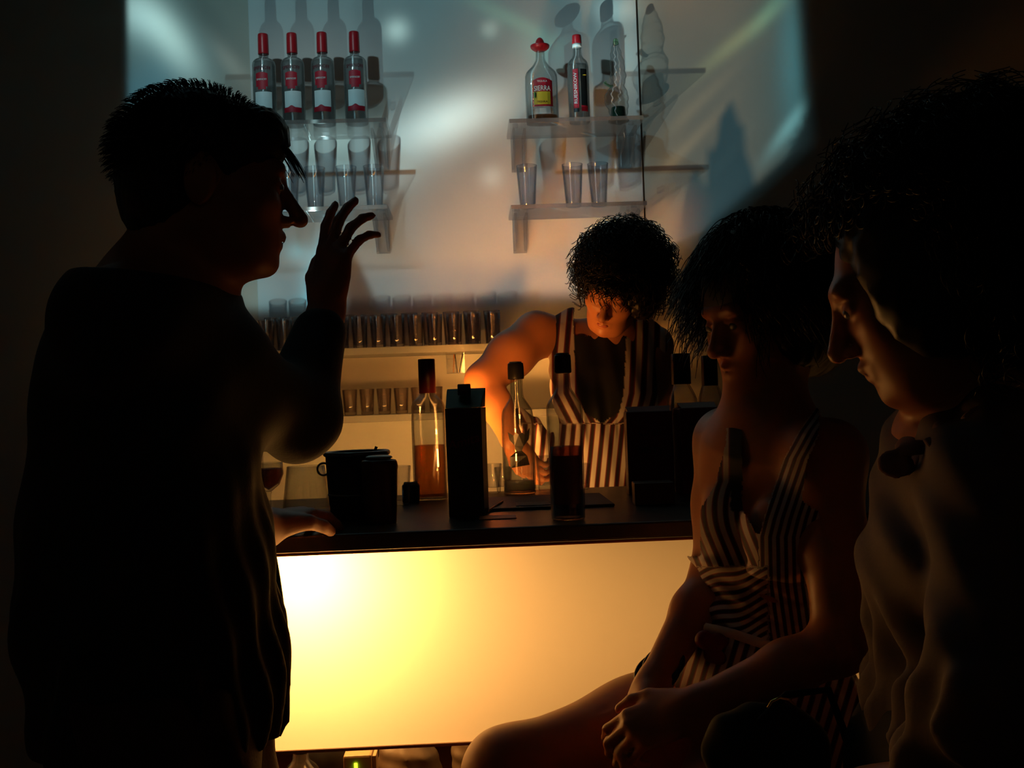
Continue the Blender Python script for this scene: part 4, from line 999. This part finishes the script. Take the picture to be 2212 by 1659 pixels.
S.cone(V3(340, 690, 1.44), nsh, .070, .068, .05); S.cone(V3(370, 690, 1.48), fsh, .070, .065, .05)
elb, wri = V3(640, 900, 1.58), V3(706, 668, 1.70)
S.chain([nsh, (nsh + elb) / 2, elb], [.060, .052, .044], .03); S.chain([elb, (elb * .6 + wri * .4), wri], [.044, .041, .026], .02)
hand(S, wri, (.16, .05, 1.0), (-.55, -.75, .1), curl=(12, 16, 22, 26), side=-1, spread=9, s=1.05)
felb, fwri = V3(440, 1120, 1.60), V3(570, 1142, 1.80)
S.chain([fsh, felb], [.058, .045], .03); S.chain([felb, (felb + fwri) / 2, fwri], [.046, .044, .031], .02)
hand(S, fwri, V3(705, 1082, 2.00) - fwri, (-.15, -.25, 1.0), curl=(18, 22, 26, 30), side=1, s=1.18, spread=3)
hipn, hipf = V3(340, 1500, 1.36), V3(350, 1500, 1.54)
for a, fx in ((hipn, 0.02), (hipf, 0.06)):
    kn = np.array((a[0] + .03 + fx, a[1], .50)); an = np.array((a[0] + fx, a[1], .10)); S.chain([a, kn, an], [.080, .055, .042], .04)
    S.cone(an, an + np.array((.13, .02, -.06)), .038, .030, .03)
sculpt_obj('body', S, .0042, M['skin_dark'], man, 2); eyes(man, L, R, ms)
# shirt
S = Sculpt()
S.ell(V3(335, 870, 1.45), (.178, .122, .21), mR, .06); S.ell(V3(345, 1150, 1.45), (.160, .128, .20), mR, .08)
S.ell(V3(350, 1380, 1.45), (.172, .138, .20), mR, .08); S.ell(V3(350, 1520, 1.46), (.182, .146, .14), mR, .08)
S.cone(V3(340, 690, 1.44), nsh, .080, .078, .05); S.cone(V3(370, 690, 1.48), fsh, .078, .072, .05); S.cone(neck, V3(365, 700, 1.46), .070, .10, .05)
S.chain([nsh, (nsh + elb) / 2, elb], [.078, .066, .058], .04); S.chain([elb, elb * .25 + wri * .75], [.058, .042], .03)
S.chain([fsh, felb], [.070, .058], .04)
zt, zh = neck[2] + .012, W(400, 1592, 1.45).z
S.cone(V3(215, 800, 1.40), V3(180, 1300, 1.42), .06, .07, .08)
def shirt_mod(F, X, Y, Z):
    low = np.clip((1.30 - Z) / .35, 0, 1)
    F = F + .006 * low * np.sin((X * 46 + Y * 120) + Z * 18) + .003 * np.sin(X * 30 - Z * 42 + Y * 25) * np.clip((1.5 - Z) / .2, 0, 1)
    F = smax(F, zh - Z + 0 * X + 0 * Y, .006)
    return np.maximum(F, Z - (zt + .10 * (X - neck[0]) * -1.0) + 0 * Y)
sculpt_obj('shirt', S, .0052, M['shirt'], man, 2, mod=shirt_mod)
torus('collar', tuple(Vector(neck + np.array((.004, 0, .004))) - man.location), .074, .012, M['shirt'], man, rot=Matrix.Rotation(math.radians(14), 3, 'Y'), ry=.078)
# open shirt front: two hanging flaps and the pale lining between them
def flap(name, pts, y, th, m, parent, curve=0.0):
    P = [W(a, b, y) for a, b in pts]; zs = [p.z for p in P]; z0, z1 = min(zs), max(zs)
    bm = bmesh.new(); f = bm.faces.new([bm.verts.new(p) for p in P]); bmesh.ops.triangulate(bm, faces=[f])
    bmesh.ops.subdivide_edges(bm, edges=bm.edges[:], cuts=5, use_grid_fill=True)
    for v in bm.verts: v.co.y += curve * math.sin((v.co.z - z0) * 22) + .5 * curve * math.sin(v.co.x * 90)
    g = bmesh.ops.extrude_face_region(bm, geom=bm.faces[:])
    for v in [q for q in g['geom'] if isinstance(q, bmesh.types.BMVert)]: v.co.y += th
    for v in bm.verts: v.co -= parent.location
    bmesh.ops.recalc_face_normals(bm, faces=bm.faces); return bm_obj(name, bm, m, parent, smooth=False)
flap('shirt_front', [(500, 960), (552, 975), (572, 1130), (590, 1250), (600, 1400), (612, 1480), (620, 1560), (614, 1575), (606, 1592), (566, 1582), (510, 1560), (480, 1300)], 1.46, .006, M['shirt'], man, .006)
flap('shirt_front', [(560, 1100), (594, 1185), (604, 1250), (622, 1385), (621, 1400), (606, 1420), (585, 1380), (565, 1200)], 1.53, .005, M['shirt'], man, .003)
o = flap('shirt_edging', [(563, 1130), (578, 1130), (596, 1280), (604, 1420), (596, 1430), (586, 1330)], 1.49, .004, M['shirt_lining'], man, .002); o['label'] = 'paler brown strip along the shirt opening'
# trousers
S = Sculpt()
S.ell(V3(345, 1500, 1.45), (.172, .130, .15), mR, .06)
for a, fx in ((hipn, 0.02), (hipf, 0.06)):
    kn = np.array((a[0] + .03 + fx, a[1], .50)); an = np.array((a[0] + fx, a[1], .08)); S.chain([a, kn, an], [.112, .080, .066], .04)
S.cone(V3(460, 1520, 1.50), V3(520, 1700, 1.54), .060, .060, .05)
sculpt_obj('trousers', S, .007, M['trousers'], man, 2, mod=lambda F, X, Y, Z: np.maximum(np.maximum(F + .005 * np.sin(X * 120 + Z * 30) , Z - (zh + .10)), .075 - Z + 0 * X + 0 * Y))
for a, fx in ((hipn, 0.02), (hipf, 0.06)): shoe(man, a[0] + fx + .03, a[1], .1)
# hair: close cap plus short strands, a few sticking out over the forehead
S = Sculpt(); S.ell(L(0, -.022, .038), np.array((.081, .101, .087)) * ms, R, .02); S.ell(L(0, -.055, -.020), np.array((.068, .060, .070)) * ms, R, .03)
S.ell(L(0, .058, .070), np.array((.058, .040, .042)) * ms, R, .02)
S.ell(L(0, .085, -.060), np.array((.12, .075, .085)) * ms, R, .015, 's'); S.ell(L(.085, -.012, -.010), np.array((.03, .024, .036)) * ms, R, .01, 's')
sculpt_obj('hair', S, .0042, M['hair'], man, 1, mod=lambda F, X, Y, Z: F + .0022 * np.sin(X * 420 + Z * 130) * np.sin(Y * 380 + Z * 330))
D = fan(2600, 3, lambda x, y, z: z > -.45 + .75 * max(y, 0) * 1.3 and not (y > .45 and z < .35))
roots = np.array([L(d[0] * .082, -.022 + d[1] * .102, .040 + d[2] * .088) for d in D])
dl = D * np.array((.8, .7, .5)) + np.array((0, -.25, .12)); dirs = dl @ R.T
P1, r1 = curls(rng, roots, dirs, 7, .017, .0012, .4, .0008, .5)
Df = fan(60, 5, lambda x, y, z: y > .78 and .30 < z < .62)
rf = np.array([L(d[0] * .075, -.01 + d[1] * .098, .045 + d[2] * .075) for d in Df]); df = (Df * np.array((.3, 1.0, .2)) + np.array((0, .2, -.75))) @ R.T
P2, r2 = curls(rng, rf, df, 7, .042, .001, .3, .0010, .5)
hair_obj('hair_strands', np.concatenate([P1, P2]), np.concatenate([r1, r2]), M['hair'], man, 3)

# ------------------------------------------------------------------ the bartender with curly hair behind the counter
bw = thing('person', 'bartender with a ball of black curls and striped halter dress, looking down', 'person', (W(1310, 900, 3.07).x, 3.07, 0.0))
bf = np.array((-.25, -.97, 0)); bR = rotm(bf)
S = Sculpt(); bs = 1.0; bc = V3(1330, 622, 2.94)
bneck = V3(1325, 738, 3.07)
L, R = head(S, bc, (-.42, -.74, -.56), up=(.34, 0, 1), s=bs, neck=bneck, nose=.9, neck_r=.046)
S.cone(bneck, V3(1315, 800, 3.08), .050, .075, .05)
S.ell(V3(1305, 830, 3.09), (.150, .100, .15), bR, .06); S.ell(V3(1300, 980, 3.07), (.115, .085, .14), bR, .06); S.ell(V3(1300, 1140, 3.07), (.160, .115, .16), bR, .06)
for px in (1245, 1370): S.ell(V3(px, 865, 3.005), (.055, .050, .060), bR, .03)
shl, shr = V3(1158, 722, 3.07), V3(1412, 745, 3.1)
S.cone(V3(1290, 735, 3.08), shl, .055, .054, .05); S.cone(V3(1340, 745, 3.09), shr, .055, .050, .05)
el, wl_ = V3(1046, 822, 2.94), V3(1108, 955, 2.84)
S.chain([shl, (shl + el) / 2 + np.array((0, 0, .004)), el], [.064, .062, .050], .03); S.chain([el, el * .6 + wl_ * .4, wl_], [.050, .043, .028], .02)
hand(S, wl_, (.55, -.05, -.8), (-.6, -.7, .2), curl=(30, 34, 38, 40), side=1, s=.95)
er, wr = V3(1430, 960, 3.07), V3(1375, 1080, 2.88); S.chain([shr, er], [.050, .040], .03); S.chain([er, wr], [.040, .026], .02)
hand(S, wr, (-.6, -.4, -.4), (0, -.3, 1), curl=(35, 35, 38, 40), side=-1, s=.95)
for sx in (-1, 1):
    hp = np.array((bw.location.x + sx * .085, 3.07, .86)); S.chain([hp, hp * np.array((1, 1, 0)) + np.array((0, 0, .48)), hp * np.array((1, 1, 0)) + np.array((0, .01, .10))], [.085, .052, .038], .04)
    S.cone(np.array((hp[0], 3.08, .08)), np.array((hp[0], 2.96, .045)), .036, .028, .03)
sculpt_obj('body', S, .0031, M['skin'], bw, 2)
S = Sculpt(); S.ell(L(0, .0945, -.0645), (.0165, .0065, .0075), R, .004); sculpt_obj('lips', S, .002, M['lips'], bw, 1)
def bar_dress_attr(V):
    px, py = to_px(V)
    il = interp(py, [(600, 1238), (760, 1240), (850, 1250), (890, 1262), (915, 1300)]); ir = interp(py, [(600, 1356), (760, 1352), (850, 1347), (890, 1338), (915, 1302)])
    zn = ((px > il) & (px < ir) & (py < 915)).astype(float)  # chest shadow painted black between the straps
    left = (px - interp(py, [(600, 1250), (760, 1236), (850, 1236), (900, 1262), (960, 1290)])) / 25.0
    right = (px - interp(py, [(600, 1360), (760, 1356), (850, 1352), (900, 1340), (960, 1290)])) / 25.0
    up = np.where(px < (il + ir) / 2, left, right); low = (px - 1290 + (py - 940) * .10) / 21.0
    return {'sc': np.where(py < 915, up, low) + 40, 'zn': zn}
S = Sculpt()
S.ell(V3(1305, 830, 3.09), (.150, .108, .155), bR, .06); S.ell(V3(1300, 980, 3.07), (.118, .088, .14), bR, .06)
S.ell(V3(1300, 1140, 3.07), (.170, .125, .17), bR, .06); S.cone(V3(1300, 1180, 3.07), np.array((bw.location.x, 3.07, .55)), .150, .175, .06)
for px in (1245, 1370): S.ell(V3(px, 865, 3.005), (.058, .053, .063), bR, .03)
S.cone(bneck, V3(1315, 800, 3.07), .056, .090, .05); S.cone(V3(1290, 735, 3.08), shl * .6 + V3(1290, 735, 3.08) * .4, .059, .057, .05); S.cone(V3(1340, 745, 3.09), shr, .059, .053, .05)
S.cone(V3(1238, 690, 3.06), V3(1222, 800, 3.04), .030, .040, .03); S.cone(V3(1385, 700, 3.07), V3(1372, 800, 3.04), .030, .040, .03)
S.cone(V3(1120, 905, 2.94), V3(1160, 960, 3.), .030, .045, .04)
def bmod(F, X, Y, Z):
    zc = W(1300, 925, 2.99).z; zs = W(1200, 688, 3.07).z; w = np.exp(-((Z - zc) / .035) ** 2)
    F = F - .004 - .010 * w * np.clip(np.sin(X * 150), 0, 1) + .0035 * np.sin(X * 110 + Z * 18) * (Z < zc + .3)
    return np.maximum(F, .55 - Z + 0 * X + 0 * Y)
d_ = sculpt_obj('dress', S, .0042, M['stripes'], bw, 2, mod=bmod, attrs=bar_dress_attr); d_['label'] = 'striped halter dress with the chest shadow painted between its straps'
def bw_cut(V):
    px, py = to_px(V); oL = interp(py, [(640, 1196), (760, 1166), (870, 1150), (900, 1060)]); oR = interp(py, [(640, 1440), (1000, 1448)])
    il = interp(py, [(600, 1238), (760, 1240)]); ir = interp(py, [(600, 1356), (760, 1352)])
    return (py < 900) & ((px < oL) | (px > oR) | ((px > il + 2) & (px < ir - 2) & (py < 724)) | (py < 655))
cut_faces(d_, bw_cut)
# curls
S = Sculpt(); S.ell(L(0, -.025, .055), (.100, .118, .100), R, .02); S.ell(L(-.080, -.01, .01), (.050, .075, .085), R, .03); S.ell(L(-.070, -.03, .0), (.040, .065, .055), R, .03)
S.ell(L(0, .110, -.050), (.068, .060, .078), R, .02, 's')
sculpt_obj('hair', S, .0045, M['hair'], bw, 1, mod=lambda F, X, Y, Z: F + .006 * np.sin(X * 160 + Z * 90) * np.sin(Y * 170) * np.sin(Z * 150 - X * 60))
D = fan(1150, 11, lambda x, y, z: (z > -.75) and not (y > .35 and z < .40 and abs(x) < .62))
roots = np.array([L(d[0] * .098 - .008, -.025 + d[1] * .108, .056 + d[2] * .098) for d in D])
dirs = (D * np.array((1.0, .9, 1.0))) @ R.T
P1, r1 = curls(rng, roots, dirs, 34, .055, .0135, 1.9, .0019, .2)
Df = fan(90, 12, lambda x, y, z: y > .55 and .30 < z < .60 and abs(x) < .75)
rf = np.array([L(d[0] * .085, -.02 + d[1] * .108, .050 + d[2] * .085) for d in Df]); df = (Df * np.array((.5, .9, .0)) + np.array((0, 0, -.55))) @ R.T
P2, r2 = curls(rng, rf, df, 34, .060, .0075, 2.94, .0017, .5)
hair_obj('curls', np.concatenate([P1, P2]), np.concatenate([r1, r2]), M['hair'], bw, 4)
for sx in (-1, 1): shoe(bw, bw.location.x + sx * .085, 3.04, -PI / 2)

# ------------------------------------------------------------------ the seated woman in the striped dress
stool_c = W(1660, 1560, 1.66)
st = thing('bar_stool', 'round bar stool under the woman in the striped dress', 'stool', (stool_c.x + .02, 1.66, 0))
lathe('seat', fillet([(0, .645), (.165, .645), (.180, .657), (.180, .695), (.160, .707), (0, .709)], it=1), M['vinyl'], st)
lathe('post', [(0, .02), (.028, .02), (.028, .644), (0, .644)], M['chrome'], st, 24); lathe('base', fillet([(0, 0), (.20, 0), (.205, .006), (.05, .020), (0, .021)], it=1), M['chrome'], st)
torus('footrest', (0, 0, .26), .16, .010, M['chrome'], st); tube('footrest_arm', [(-.16, 0, .26), (.16, 0, .26)], .008, M['chrome'], st)
sw = thing('person', 'woman seated at the bar in a striped halter dress, hands clasped over her knee', 'person', (stool_c.x, 1.66, 0.0))
sf = np.array((-.85, -.52, 0)); sR = rotm(sf)
S = Sculpt(); ss = .99; scn = V3(1655, 682, 1.66); sneck = V3(1662, 900, 1.63)
L, R = head(S, scn, (-.88, -.36, -.22), s=ss, neck=sneck, nose=.8, neck_r=.038)
S.cone(sneck, V3(1662, 955, 1.64), .042, .070, .05)
rs, ls = V3(1568, 950, 1.76), V3(1792, 985, 1.50)
S.ell(V3(1652, 1060, 1.645), (.120, .078, .14), sR, .06); S.ell(V3(1632, 1300, 1.66), (.090, .068, .13), sR, .06); S.ell(V3(1640, 1500, 1.66), (.150, .105, .10), sR, .06)
S.ell(V3(1582, 1130, 1.62), (.048, .046, .055), sR, .03); S.ell(V3(1690, 1145, 1.52), (.048, .046, .055), sR, .03)
S.cone(V3(1640, 945, 1.66), rs, .044, .045, .05); S.cone(V3(1675, 955, 1.62), ls, .044, .045, .05)
re_, rw = V3(1548, 1235, 1.70), V3(1405, 1488, 1.57)
S.chain([rs, (rs + re_) / 2, re_], [.046, .040, .035], .03); S.chain([re_, re_ * .65 + rw * .35, rw], [.035, .034, .0225], .02)
le_, lw = V3(1815, 1395, 1.43), V3(1492, 1530, 1.47)
S.chain([ls, (ls + le_) / 2, le_], [.047, .041, .035], .03); S.chain([le_, le_ * .65 + lw * .35, lw], [.036, .035, .0235], .02)
hand(S, rw, V3(1345, 1580, 1.53) - rw, (-.75, .25, .55), curl=(22, 26, 30, 34), side=-1, s=.92, spread=3)
hand(S, lw, V3(1385, 1572, 1.475) - lw, (-.12, -.70, .70), curl=(34, 38, 42, 46), side=1, s=.95, spread=4, thumb=(.55, .45, 15))
rh, rk = V3(1605, 1520, 1.74), V3(1098, 1672, 1.63)
S.chain([rh, rh * .55 + rk * .45, rk], [.090, .080, .062], .05); ra = np.array((rk[0] + .03, 1.60, .36)); S.chain([rk, rk * .65 + ra * .35, ra], [.062, .056, .036], .04)
S.cone(ra, ra + np.array((-.10, -.03, -.06)), .036, .026, .03)
lh, lk = V3(1720, 1600, 1.56), V3(1500, 1830, 1.36)
S.chain([lh, lh * .55 + lk * .45, lk], [.092, .080, .062], .05); la = np.array((lk[0] + .03, 1.42, .34)); S.chain([lk, lk * .65 + la * .35, la], [.062, .056, .036], .04)
S.cone(la, la + np.array((-.10, -.05, -.06)), .036, .026, .03)
sculpt_obj('body', S, .0030, M['skin'], sw, 2); eyes(sw, L, R, ss)
INNER = [(860, 1775), (930, 1725), (990, 1692), (1060, 1668), (1120, 1648), (1160, 1638), (1260, 1640), (1400, 1660)]
def in_V(px, py):
    li = interp(py, [(860, 1604), (980, 1604), (1100, 1606), (1150, 1634)]); return (px > li) & (px < interp(py, INNER)) & (py < 1150)
def sw_attr(V):
    px, py = to_px(V); inn = interp(py, INNER)
    A = (px - inn) / 17.0; B = (px - 1640 - (py - 1160) * .42 * np.clip((py - 1040) / 120, 0, 1)) / 24.0
    top = np.where(px >= inn, A, B)
    waist = (px * .32 + py * .95 + 6 * np.sin(px * .05)) / 19.0
    belt = 1355 + (px - 1530) * .32
    skirt = (px + (py - 1400) * .30) / 25.0
    sc = np.where(py > belt, skirt, np.where((py > 1225) & (px < 1660), waist, top))
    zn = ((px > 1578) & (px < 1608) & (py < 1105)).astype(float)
    return {'sc': sc + 200, 'zn': zn}
S = Sculpt()
S.ell(V3(1652, 1060, 1.645), (.122, .082, .13), sR, .06); S.ell(V3(1635, 1300, 1.66), (.096, .074, .14), sR, .06); S.ell(V3(1625, 1420, 1.655), (.115, .088, .09), sR, .05); S.ell(V3(1640, 1500, 1.66), (.160, .112, .10), sR, .06)
S.ell(V3(1580, 1130, 1.615), (.050, .050, .060), sR, .03); S.ell(V3(1690, 1150, 1.515), (.052, .052, .064), sR, .03)
S.cone(sneck, V3(1662, 955, 1.64), .045, .074, .05); S.cone(V3(1640, 945, 1.66), rs, .048, .048, .05); S.cone(V3(1675, 955, 1.62), ls, .048, .048, .05)
S.cone(rs, rs * .7 + re_ * .3, .049, .045, .03); S.cone(ls, ls * .7 + le_ * .3, .050, .046, .03)
S.cone(rh, rh * .80 + rk * .20, .098, .090, .05); S.cone(lh, lh * .7 + lk * .3, .100, .088, .05)
def smod(F, X, Y, Z):
    za, zb = W(1600, 1230, 1.62).z, W(1600, 1395, 1.62).z
    w = np.clip((za - Z) / .02, 0, 1) * np.clip((Z - zb) / .02, 0, 1)
    F = F - .003 + .0065 * w * np.sin(Z * 165 + X * 60 - Y * 30) - .012 * np.exp(-((Z - za - .012) / .012) ** 2) + .0025 * np.sin(X * 95 + Y * 60 - Z * 20)
    return np.maximum(F, Z - (W(1690, 872, 1.6).z) + 0 * X + 0 * Y)
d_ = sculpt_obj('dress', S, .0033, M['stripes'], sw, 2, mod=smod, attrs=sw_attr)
def sw_cut(V):
    px, py = to_px(V); front = ((V - np.array(V3(1652, 1060, 1.645))) @ sf) > -.055
    oL = interp(py, [(860, 1572), (960, 1566), (1050, 1542), (1110, 1505)]); oR = interp(py, [(870, 1806), (930, 1775), (1000, 1745), (1080, 1735), (1110, 1780)])
    return ((px > 1772) & (py < 1260)) | (px < 1512) & (py < 1200) | (py < 1150) & np.where(front, in_V(px, py) | ((py < 1110) & ((px < oL) | (px > oR))), py < 1090)
cut_faces(d_, sw_cut)
def ribbon_path(pts, y, n=24):
    P = [W(a, b, yy) for (a, b), yy in zip(pts, y)]; P = np.array([list(p) for p in P]); t = np.linspace(0, len(P) - 1, n)
    return [tuple(np.array([np.interp(q, range(len(P)), P[:, i]) for i in range(3)]) - np.array(sw.location)) for q in t]
tube('belt', ribbon_path([(1525, 1356), (1580, 1368), (1640, 1388), (1705, 1410), (1760, 1420)], [1.590, 1.560, 1.535, 1.530, 1.55]), .0075, M['stripes'], sw)
S = Sculpt(); k0 = V3(1540, 1388, 1.575)
for dx, dz, r_ in ((-.014, .006, .014), (.010, .004, .013), (-.004, -.016, .012), (.008, -.022, .010)): S.ell(k0 + np.array((dx, -.006, dz)), (r_, r_ * .8, r_), None, .006)
sculpt_obj('belt_knot', S, .0026, M['label_dred'], sw, 1)
cord = ribbon_path([(1598, 872), (1618, 930), (1645, 972), (1682, 945), (1712, 905)], [1.625, 1.575, 1.555, 1.545, 1.56]); tube('necklace_cord', cord, .0013, M['bead'], sw, 6)
pd = V3(1645, 985, 1.553) - np.array(sw.location); S = Sculpt(); S.ell(pd + np.array(sw.location), (.004, .003, .008), None); sculpt_obj('pendant', S, .0012, M['bead'], sw, 1)
for dx, rr_ in ((0, .033), (.010, .030)):
    torus('bracelet', tuple(V3(1428, 1452, 1.592) + np.array((dx - .006, 0, dx * 1.2)) - np.array(sw.location)), rr_, .0035, M['bead'], sw, rot=Matrix.Rotation(math.radians(-28), 3, 'Y') @ Matrix.Rotation(math.radians(30), 3, 'X'))
# bob of dark hair
S = Sculpt(); S.ell(L(0, -.022, .050), (.096, .114, .102), R, .02); S.ell(L(0, -.065, -.030), (.088, .072, .085), R, .04); S.ell(L(.070, -.005, -.02), (.030, .055, .070), R, .03); S.ell(L(-.070, -.005, -.02), (.028, .05, .065), R, .03)
S.ell(L(0, .118, -.055), (.075, .068, .085), R, .015, 's')
sculpt_obj('hair', S, .0042, M['hair_brown'], sw, 1, mod=lambda F, X, Y, Z: F + .0012 * np.sin(X * 330 + Y * 120))
D = fan(2600, 21, lambda x, y, z: z > -.35 and not (y > .45 and z < .40 and abs(x) < .6))
roots = np.array([L(d[0] * .099, -.022 + d[1] * .117, .052 + d[2] * .104) for d in D])
dirs = (D * np.array((1.0, .8, .5)) + np.array((0, -.1, -.35))) @ R.T
P1, r1 = curls(rng, roots, dirs, 14, .058, .0055, 1.2, .0012, .9)
hair_obj('hair_strands', P1, r1, M['hair_brown'], sw, 3)

# ------------------------------------------------------------------ the bent figure at the right edge
rp = thing('person', 'dark curly-haired person at the right edge, bending forward in a greyish blouse', 'person', (W(2080, 1500, 1.18).x, 1.20, 0.0))
S = Sculpt(); rs_ = 1.0; rc = V3(1993, 606, 1.15); rn = V3(2130, 880, 1.20)
L, R = head(S, rc, (-.90, .26, -.42), s=rs_, neck=rn, nose=1.1, neck_r=.050)
S.cone(rn, V3(2120, 960, 1.20), .055, .08, .05)
RI = rotm((-1, 0, 0))
S.ell(V3(2100, 1110, 1.20), (.160, .085, .15), RI, .06); S.ell(V3(2085, 1400, 1.20), (.112, .056, .15), RI, .06); S.ell(V3(2095, 1660, 1.20), (.145, .080, .14), RI, .06)
rsh, fsh2 = V3(2160, 1040, 1.06), V3(2110, 1020, 1.36)
re2, rw2 = V3(2150, 1500, .98), V3(1990, 1700, 1.05)
S.chain([rsh, re2], [.050, .040], .03); S.chain([re2, re2 * .6 + rw2 * .4, rw2], [.040, .037, .025], .02); S.cone(V3(2110, 1020, 1.2), rsh, .06, .052, .04); S.cone(V3(2110, 1020, 1.2), fsh2, .06, .050, .04)
hand(S, rw2, (-.85, .35, -.25), (-.2, -.5, .8), curl=(32, 36, 40, 44), side=-1, s=.95)
fe, fw = V3(2030, 1420, 1.40), V3(1900, 1640, 1.38); S.chain([fsh2, fe], [.046, .038], .03); S.chain([fe, fw], [.038, .025], .02); hand(S, fw, (-.6, 0, -.7), (-.7, 0, .6), curl=(30, 34, 38, 40), side=1, s=.95)
for dy in (-.09, .09):
    hp = np.array((W(2090, 1640, 1.2).x, 1.20 + dy, .86)); S.chain([hp, np.array((hp[0] - .03, hp[1], .48)), np.array((hp[0] + .02, hp[1], .10))], [.092, .056, .038], .04); S.cone(np.array((hp[0] + .02, hp[1], .08)), np.array((hp[0] - .12, hp[1], .04)), .036, .028, .03)
sculpt_obj('body', S, .0036, M['skin'], rp, 2); eyes(rp, L, R, rs_)
S = Sculpt()
S.ell(V3(2100, 1110, 1.20), (.175, .096, .17), RI, .06); S.ell(V3(1975, 1238, 1.18), (.095, .044, .055), RI, .06); S.ell(V3(2080, 1400, 1.20), (.148, .080, .16), RI, .05)
S.ell(V3(2072, 1560, 1.20), (.165, .088, .085), RI, .04); S.cone(V3(2110, 1020, 1.2), rsh, .075, .066, .04); S.cone(V3(2110, 1020, 1.2), fsh2, .07, .06, .04)
S.chain([rsh, re2, re2 * .15 + rw2 * .85], [.066, .060, .040], .03); S.cone(fsh2, fsh2 * .5 + fe * .5, .060, .062, .03)
def rmod(F, X, Y, Z):
    zz = W(2000, 1250, 1.18).z; w = np.clip((zz - Z) / .06, 0, 1)
    return np.maximum(F + .007 * w * np.sin(X * 75 + Y * 110 + Z * 14) + .003 * np.sin(X * 60 + Z * 75 - Y * 40), W(2000, 1628, 1.18).z - Z + .02 * np.sin(Y * 60) + 0 * X)
sculpt_obj('blouse', S, .0048, M['blouse'], rp, 2, mod=rmod)
S = Sculpt(); rg = np.random.default_rng(5); c0 = V3(2060, 962, 1.12)
for i in range(26):
    a = rg.normal(size=3) * np.array((.030, .030, .016)); Rr = rotm(rg.normal(size=3)); S.ell(c0 + a, (.020, .016, .0055), Rr, .004)
sculpt_obj('neck_ruffle', S, .0032, M['ruffle'], rp, 1)
S = Sculpt()
S.ell(V3(2085, 1660, 1.20), (.165, .105, .13), RI, .06)
for dy in (-.09, .09):
    x_ = W(2090, 1640, 1.2).x; S.chain([(x_, 1.20 + dy, .86), (x_ - .03, 1.20 + dy, .48), (x_ + .02, 1.20 + dy, .09)], [.104, .075, .060], .04)
sculpt_obj('trousers', S, .007, M['black_cloth'], rp, 2, mod=lambda F, X, Y, Z: np.maximum(F, Z - (W(2000, 1628, 1.18).z + .05) + 0 * X + 0 * Y))
for dy in (-.09, .09): shoe(rp, W(2090, 1640, 1.2).x + .01, 1.20 + dy, PI)
wv = Vector(rw2 + np.array((-.004, .004, 0))) - rp.location
torus('bangle', tuple(wv), .031, .0028, M['gold'], rp, rot=Vector((-.85, .35, -.25)).to_track_quat('Z', 'Y').to_matrix())
S = Sculpt(); S.ell(L(0, -.065, .040), (.125, .135, .110), R, .03); S.ell(L(-.02, -.10, -.02), (.115, .110, .130), R, .04); S.ell(L(-.078, .005, -.005), (.034, .062, .085), R, .03); S.ell(L(.01, .118, -.050), (.070, .070, .090), R, .02, 's')
sculpt_obj('hair', S, .006, M['hair'], rp, 1, mod=lambda F, X, Y, Z: F + .004 * np.sin(X * 120 + Z * 60) * np.sin(Y * 130) * np.sin(Z * 120 - X * 50))
D = fan(1800, 31, lambda x, y, z: z > -.95 and not (y > .30 and z < .45))
roots = np.array([L(d[0] * .115, -.06 + d[1] * .125, .030 + d[2] * .105) for d in D]); dirs = D @ R.T
P1, r1 = curls(rng, roots, dirs, 36, .068, .0125, 2.4, .0013, .25)
hair_obj('curls', P1, r1, M['hair'], rp, 4)

# dark handbag on the seated woman's lap
hb = thing('handbag', 'black handbag with a gold clasp on the lap of the seated woman', 'handbag', W(1690, 1600, 1.33))
S = Sculpt(); c = V3(1650, 1605, 1.34); S.ell(c, (.078, .035, .050), None, .02); S.ell(c + np.array((.01, 0, -.02)), (.070, .038, .045), None, .03)
sculpt_obj('bag_body', S, .004, M['black_cloth'], hb, 1, mod=lambda F, X, Y, Z: F + .002 * np.sin(X * 130 + Z * 60))
tube('clasp', [tuple(V3(a, b_, 1.294) - np.array(hb.location)) for a, b_ in ((1660, 1530), (1668, 1516), (1684, 1508), (1702, 1512), (1718, 1524))], .0024, M['gold'], hb)
tube('strap', [tuple(V3(a, b_, y_) - np.array(hb.location)) for a, b_, y_ in ((1640, 1560, 1.31), (1700, 1500, 1.34), (1790, 1490, 1.34), (1830, 1600, 1.32))], .005, M['black_cloth'], hb)
